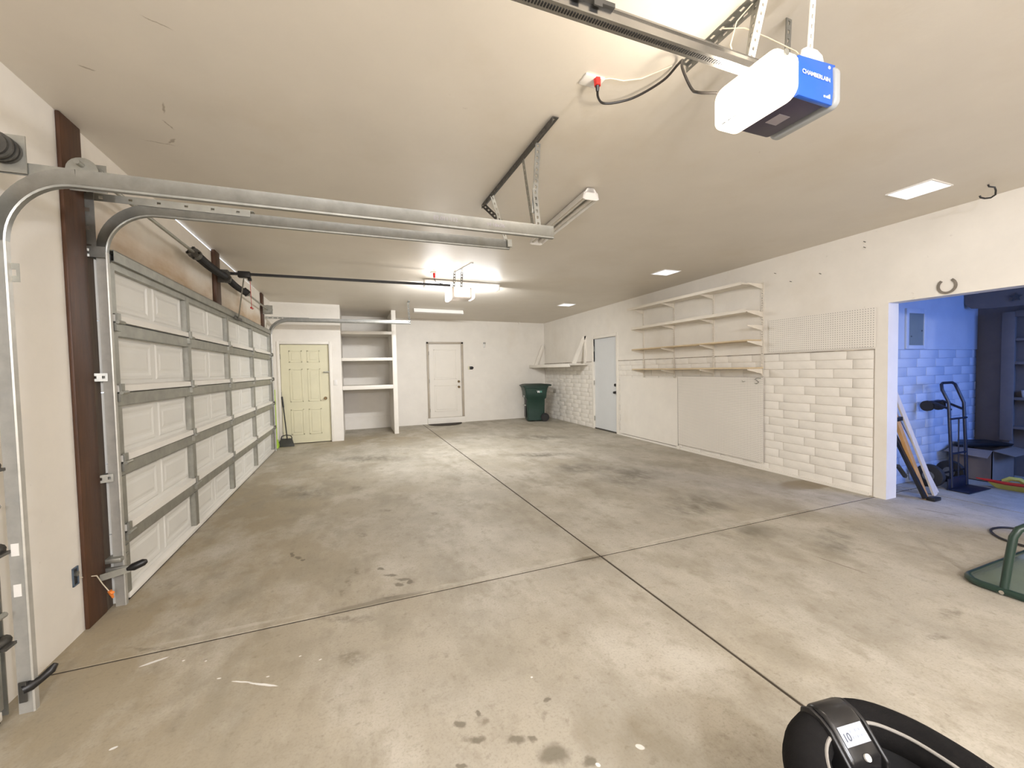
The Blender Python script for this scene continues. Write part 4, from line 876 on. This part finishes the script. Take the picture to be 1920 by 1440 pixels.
MB().hexa([(7.04, 2.44, .38), (7.58, 2.44, .38), (7.57, 2.27, .35), (7.06, 2.27, .34), (7.04, 2.44, .385), (7.58, 2.44, .385), (7.57, 2.27, .355), (7.06, 2.27, .345)]).build('flap', card, bx)
MB().hexa([(7.02, 2.70, .386), (7.57, 2.46, .386), (7.57, 2.68, .386), (7.2, 2.79, .386), (6.99, 2.72, .43), (7.58, 2.44, .42), (7.58, 2.70, .44), (7.2, 2.81, .45)]).build('black_tray', black_m, bevel=.006, label='flat black tray lying on the open cardboard box', category='tray')
ty = thing('toy_boat', 'yellow and red boat-shaped toy lying on the recess floor', 'toy', (6.75, 2.25, 0))
def hull(mb, pts):
    secs = []
    for (x, y, wd, h0, h1) in pts: secs.append([(x, y - wd, h1), (x, y - wd * .6, h0 + .01), (x, y, h0), (x, y + wd * .6, h0 + .01), (x, y + wd, h1), (x, y, h1 + .012)])
    n = 6; vs = [v for s_ in secs for v in s_]; fs = [tuple(range(n)), tuple((len(secs) - 1) * n + j for j in range(n))]
    for i in range(len(secs) - 1):
        for j in range(n): fs.append((i * n + j, i * n + (j + 1) % n, (i + 1) * n + (j + 1) % n, (i + 1) * n + j))
    return mb.add(vs, fs)
hull(MB(), [(6.76, 2.36, .02, .05, .085), (6.78, 2.30, .05, .005, .08), (6.80, 2.20, .08, .0, .085), (6.83, 2.05, .08, .0, .09), (6.85, 1.95, .05, .0, .085)]).build('hull', yellow, ty, smooth=True)
MB().tube([(6.70, 2.45, .10), (6.73, 2.36, .09), (6.73, 2.22, .085), (6.755, 2.05, .09), (6.80, 1.95, .09)], [.006, .016, .018, .018, .012], 8).build('red_rim', red_pl, ty, smooth=True)
MB().tube([(6.80, 2.27, .09), (6.81, 2.22, .13), (6.82, 2.15, .13), (6.83, 2.10, .09)], .025, 8).build('cabin', yellow, ty, smooth=True)
# hutch with cubbies against the back of the recess
hu = thing('storage_hutch', 'taupe storage hutch with open cubbies at the back of the recess', 'hutch', (7.6, 1.7, 0))
for (ya, yb) in ((2.50, 2.56), (.6, .66)): MB().box(7.62, 7.755, ya, yb, 0, 2.05).build('side_panel', taupe, hu, bevel=.003)
MB().box(7.74, 7.755, .66, 2.50, 0, 2.05).build('back_panel', taupe, hu)
for z in (2.03, 1.71, 1.42, .98, .62): MB().box(7.62, 7.74, .66, 2.50, z - .02, z + .012).build('shelf', taupe, hu)
b = MB(); b.box(7.60, 7.62, 2.47, 2.58, .45, 2.05); b.box(7.60, 7.62, .6, 2.47, 1.985, 2.06); b.build('face_frame', taupe, hu, bevel=.003)
vh = MB(); vh.prism([(2.87 - .02, 2.30), (2.84, 2.18), (2.78, 2.12), (2.60, 2.10), (.6, 2.10), (.6, 2.30)], 7.40, 7.44, 0)
vl = vh.build('valance', taupe, label='brown valance board with rounded end and a star above the hutch', category='valance')
st = []
for k in range(10): a = R(90 + 36 * k); r_ = .055 if k % 2 == 0 else .023; st.append((2.40 + r_ * math.cos(a), 2.205 + r_ * math.sin(a)))
MB().prism(st, 7.385, 7.40, 0).build('star', steel_dark, vl)
MB().cyl((7.675, 2.38, .9925), (7.675, 2.38, 1.08), .04, 16, .05).build('bowl', white_pl, smooth=True, label='small white bowl on a hutch shelf at the right edge', category='bowl')

# ------------------------------------------------------------------ upturned patio table and cable at the right edge
pt = thing('patio_table', 'upturned glass patio table with dark green tube frame on the floor', 'table', (4.2, .8, 0))
cor = []
X0, X1, Y0, Y1, rr = 3.735, 4.75, .25, 1.42, .10
for (cx, cy, a) in ((X1 - rr, Y1 - rr, 0), (X0 + rr, Y1 - rr, 90), (X0 + rr, Y0 + rr, 180), (X1 - rr, Y0 + rr, 270)): cor += [(x, y, .024) for (x, y) in arc(cx, cy, rr, a, a + 90, 7)]
MB().tube(cor, .022, 10, closed=True).build('rim', green_tube, pt, smooth=True)
MB().prism([(x, y) for (x, y, z) in cor], .034, .040, 2).build('glass_top', glass, pt)
for (x, y, sx, sy) in ((X0 + .01, 1.235, 1, 1), (X0 + .01, .45, 1, -1), (X1 - .01, 1.235, -1, 1), (X1 - .01, .45, -1, -1)):
    MB().tube([(x, y, .04), (x + sx * .03, y - .005, .20), (x + sx * .055, y - .015, .36), (x + sx * .075, y - .03, .41), (x + sx * .12, y - .06, .44), (x + sx * .22, y - .12, .45)], .021, 10).build('leg', green_tube, pt, smooth=True)
    MB().cyl((x - .026 * sx, y, .022), (x - .036 * sx, y, .022), .012, 10).build('bolt', chrome, pt, smooth=True)
MB().tube(spline([(4.83, 1.475, .012), (4.84, 1.56, .012), (4.90, 1.66, .011), (5.05, 1.75, .010), (5.22, 1.73, .010), (5.33, 1.58, .010), (5.33, 1.35, .012), (5.2, 1.1, .012)]), .009, 8).build('cable_loop', cord_b, smooth=True, label='black cable looping on the floor behind the upturned table', category='cable')

# ------------------------------------------------------------------ infant car seat at the lower right
cseat = thing('infant_seat', 'black infant carrier seat with grey piping at the lower right corner', 'car seat', (1.23, .49, 0))
OV = spline([(1.01, .60, 0), (1.08, .69, 0), (1.16, .748, 0), (1.25, .772, 0), (1.34, .768, 0), (1.41, .735, 0), (1.452, .665, 0), (1.465, .59, 0), (1.46, .50, 0), (1.43, .38, 0), (1.36, .25, 0), (1.26, .19, 0), (1.14, .20, 0), (1.04, .28, 0), (.985, .40, 0), (.98, .51, 0), (1.01, .60, 0)], 4)[:-1]
CEN = Vector((1.23, .49, 0)); N = len(OV)
def ring_at(k, z, inset=0):
    out = []
    for i, p in enumerate(OV):
        t = (OV[(i + 1) % N] - OV[i - 1]).normalized(); nrm = Vector((-t.y, t.x, 0)); nrm = nrm if nrm.dot(CEN - p) > 0 else -nrm
        q = CEN + (p - CEN) * k + nrm * inset; out.append((q.x, q.y, z))
    return out
def rings(mb, secs, cap_first, cap_last):
    vs = [v for q in secs for v in q]; fs = []
    if cap_first: fs.append(tuple(range(N - 1, -1, -1)))
    if cap_last: fs.append(tuple((len(secs) - 1) * N + j for j in range(N)))
    for i in range(len(secs) - 1):
        for j in range(N): fs.append((i * N + j, i * N + (j + 1) % N, (i + 1) * N + (j + 1) % N, (i + 1) * N + j))
    return mb.add(vs, fs)
rings(MB(), [ring_at(.5, .02), ring_at(.72, .05), ring_at(.95, .20), ring_at(1.0, .34, -.02)], True, False).build('shell', black_m, cseat, smooth=True)
rings(MB(), [ring_at(1, .385, .035), ring_at(.9, .30, .04), ring_at(.75, .18, .03), ring_at(.4, .14)], False, True).build('liner', fabric_in, cseat, smooth=True)
MB().tube(ring_at(1, .385), .055, 18, closed=True).build('padded_rim', fabric_b, cseat, smooth=True)
MB().tube(ring_at(1, .418, .044), .0048, 8, closed=True).build('piping', piping_m, cseat, smooth=True)
HM = Matrix.Translation((1.285, .742, .402)) @ Matrix.Rotation(R(-7), 4, 'Z')
b = MB(); b.m = HM; b.prism([(-.085, -.09), (-.082, -.018), (-.022, .044), (.0, .056), (.03, .058), (.056, .044), (.066, .0), (.06, -.09)], -.055, .055, 0)
b.build('carry_hub', mat('glossy_black_plastic', (.016, .015, .015, 1), rough=.25, var=0), cseat, bevel=.011, seg=3)
for sx in (-1, 1):
    b = MB(); b.m = HM; a0, a1 = sorted((sx * .056, sx * .068)); b.prism([(-.09, -.09), (-.092, -.03), (-.03, .034), (.0, .048), (.035, .052), (.062, .034), (.07, -.09)], a0, a1, 0); b.build('hub_cheek', black_m, cseat, bevel=.005)
rot = HM.to_3x3(); dvl = (Vector((0, -.022, .044)) - Vector((0, -.082, -.018))).normalized(); nvl = Vector((0, -dvl.z, dvl.y))
def face_pt(x, q, h): return Vector((x, -.082, -.018)) + dvl * q + nvl * h
def quad(mb, x0, x1, q0, q1, h):
    return mb.add([tuple(face_pt(x0, q0, h)), tuple(face_pt(x1, q0, h)), tuple(face_pt(x1, q1, h)), tuple(face_pt(x0, q1, h)), tuple(face_pt(x0, q0, h - .0008)), tuple(face_pt(x1, q0, h - .0008)), tuple(face_pt(x1, q1, h - .0008)), tuple(face_pt(x0, q1, h - .0008))], [(0, 1, 2, 3), (7, 6, 5, 4), (0, 4, 5, 1), (1, 5, 6, 2), (2, 6, 7, 3), (3, 7, 4, 0)])
b = MB(); b.m = HM; quad(b, -.043, .043, .034, .078, .0015); lbs = b.build('warning_label', mat('label_paper', (.36, .38, .42, 1), rough=.5), cseat)
mw = Matrix((rot @ Vector((1, 0, 0)), rot @ dvl, rot @ nvl)).transposed()
text('10', 'lettering', print_k, lbs, HM @ face_pt(-.039, .045, .0017), mw, .026, extrude=.0003, kind='stuff')
b = MB(); b.m = HM
for q0 in (.061, .048):
    x = -.008
    for L_ in (.018, .013, .018): quad(b, x, x + L_ * .8, q0, q0 + .005, .0021); x += L_ * .8 + .003
b.build('small_print', mat('blue_grey_print', (.33, .36, .45, 1), rough=.5), lbs, kind='stuff')
b = MB(); b.m = HM; b.prism([(-.20, -.20), (-.14, -.07), (-.085, -.05), (-.07, -.20)], -.052, .052, 0); b.build('front_console', black_m, cseat, bevel=.012)
b = MB(); b.m = HM; b.cyl(tuple(face_pt(.0, .006, 0)), tuple(face_pt(.0, .006, .006)), .009, 12); b.build('release_button', white_pl, cseat, smooth=True)
MB().tube([(1.315 + .04 * math.cos(R(a)), .655 + .03 * math.sin(R(a)), .335) for a in range(0, 360, 20)], .005, 8, closed=True).build('chrome_ring', chrome, cseat, smooth=True)
bpy.context.view_layer.update()
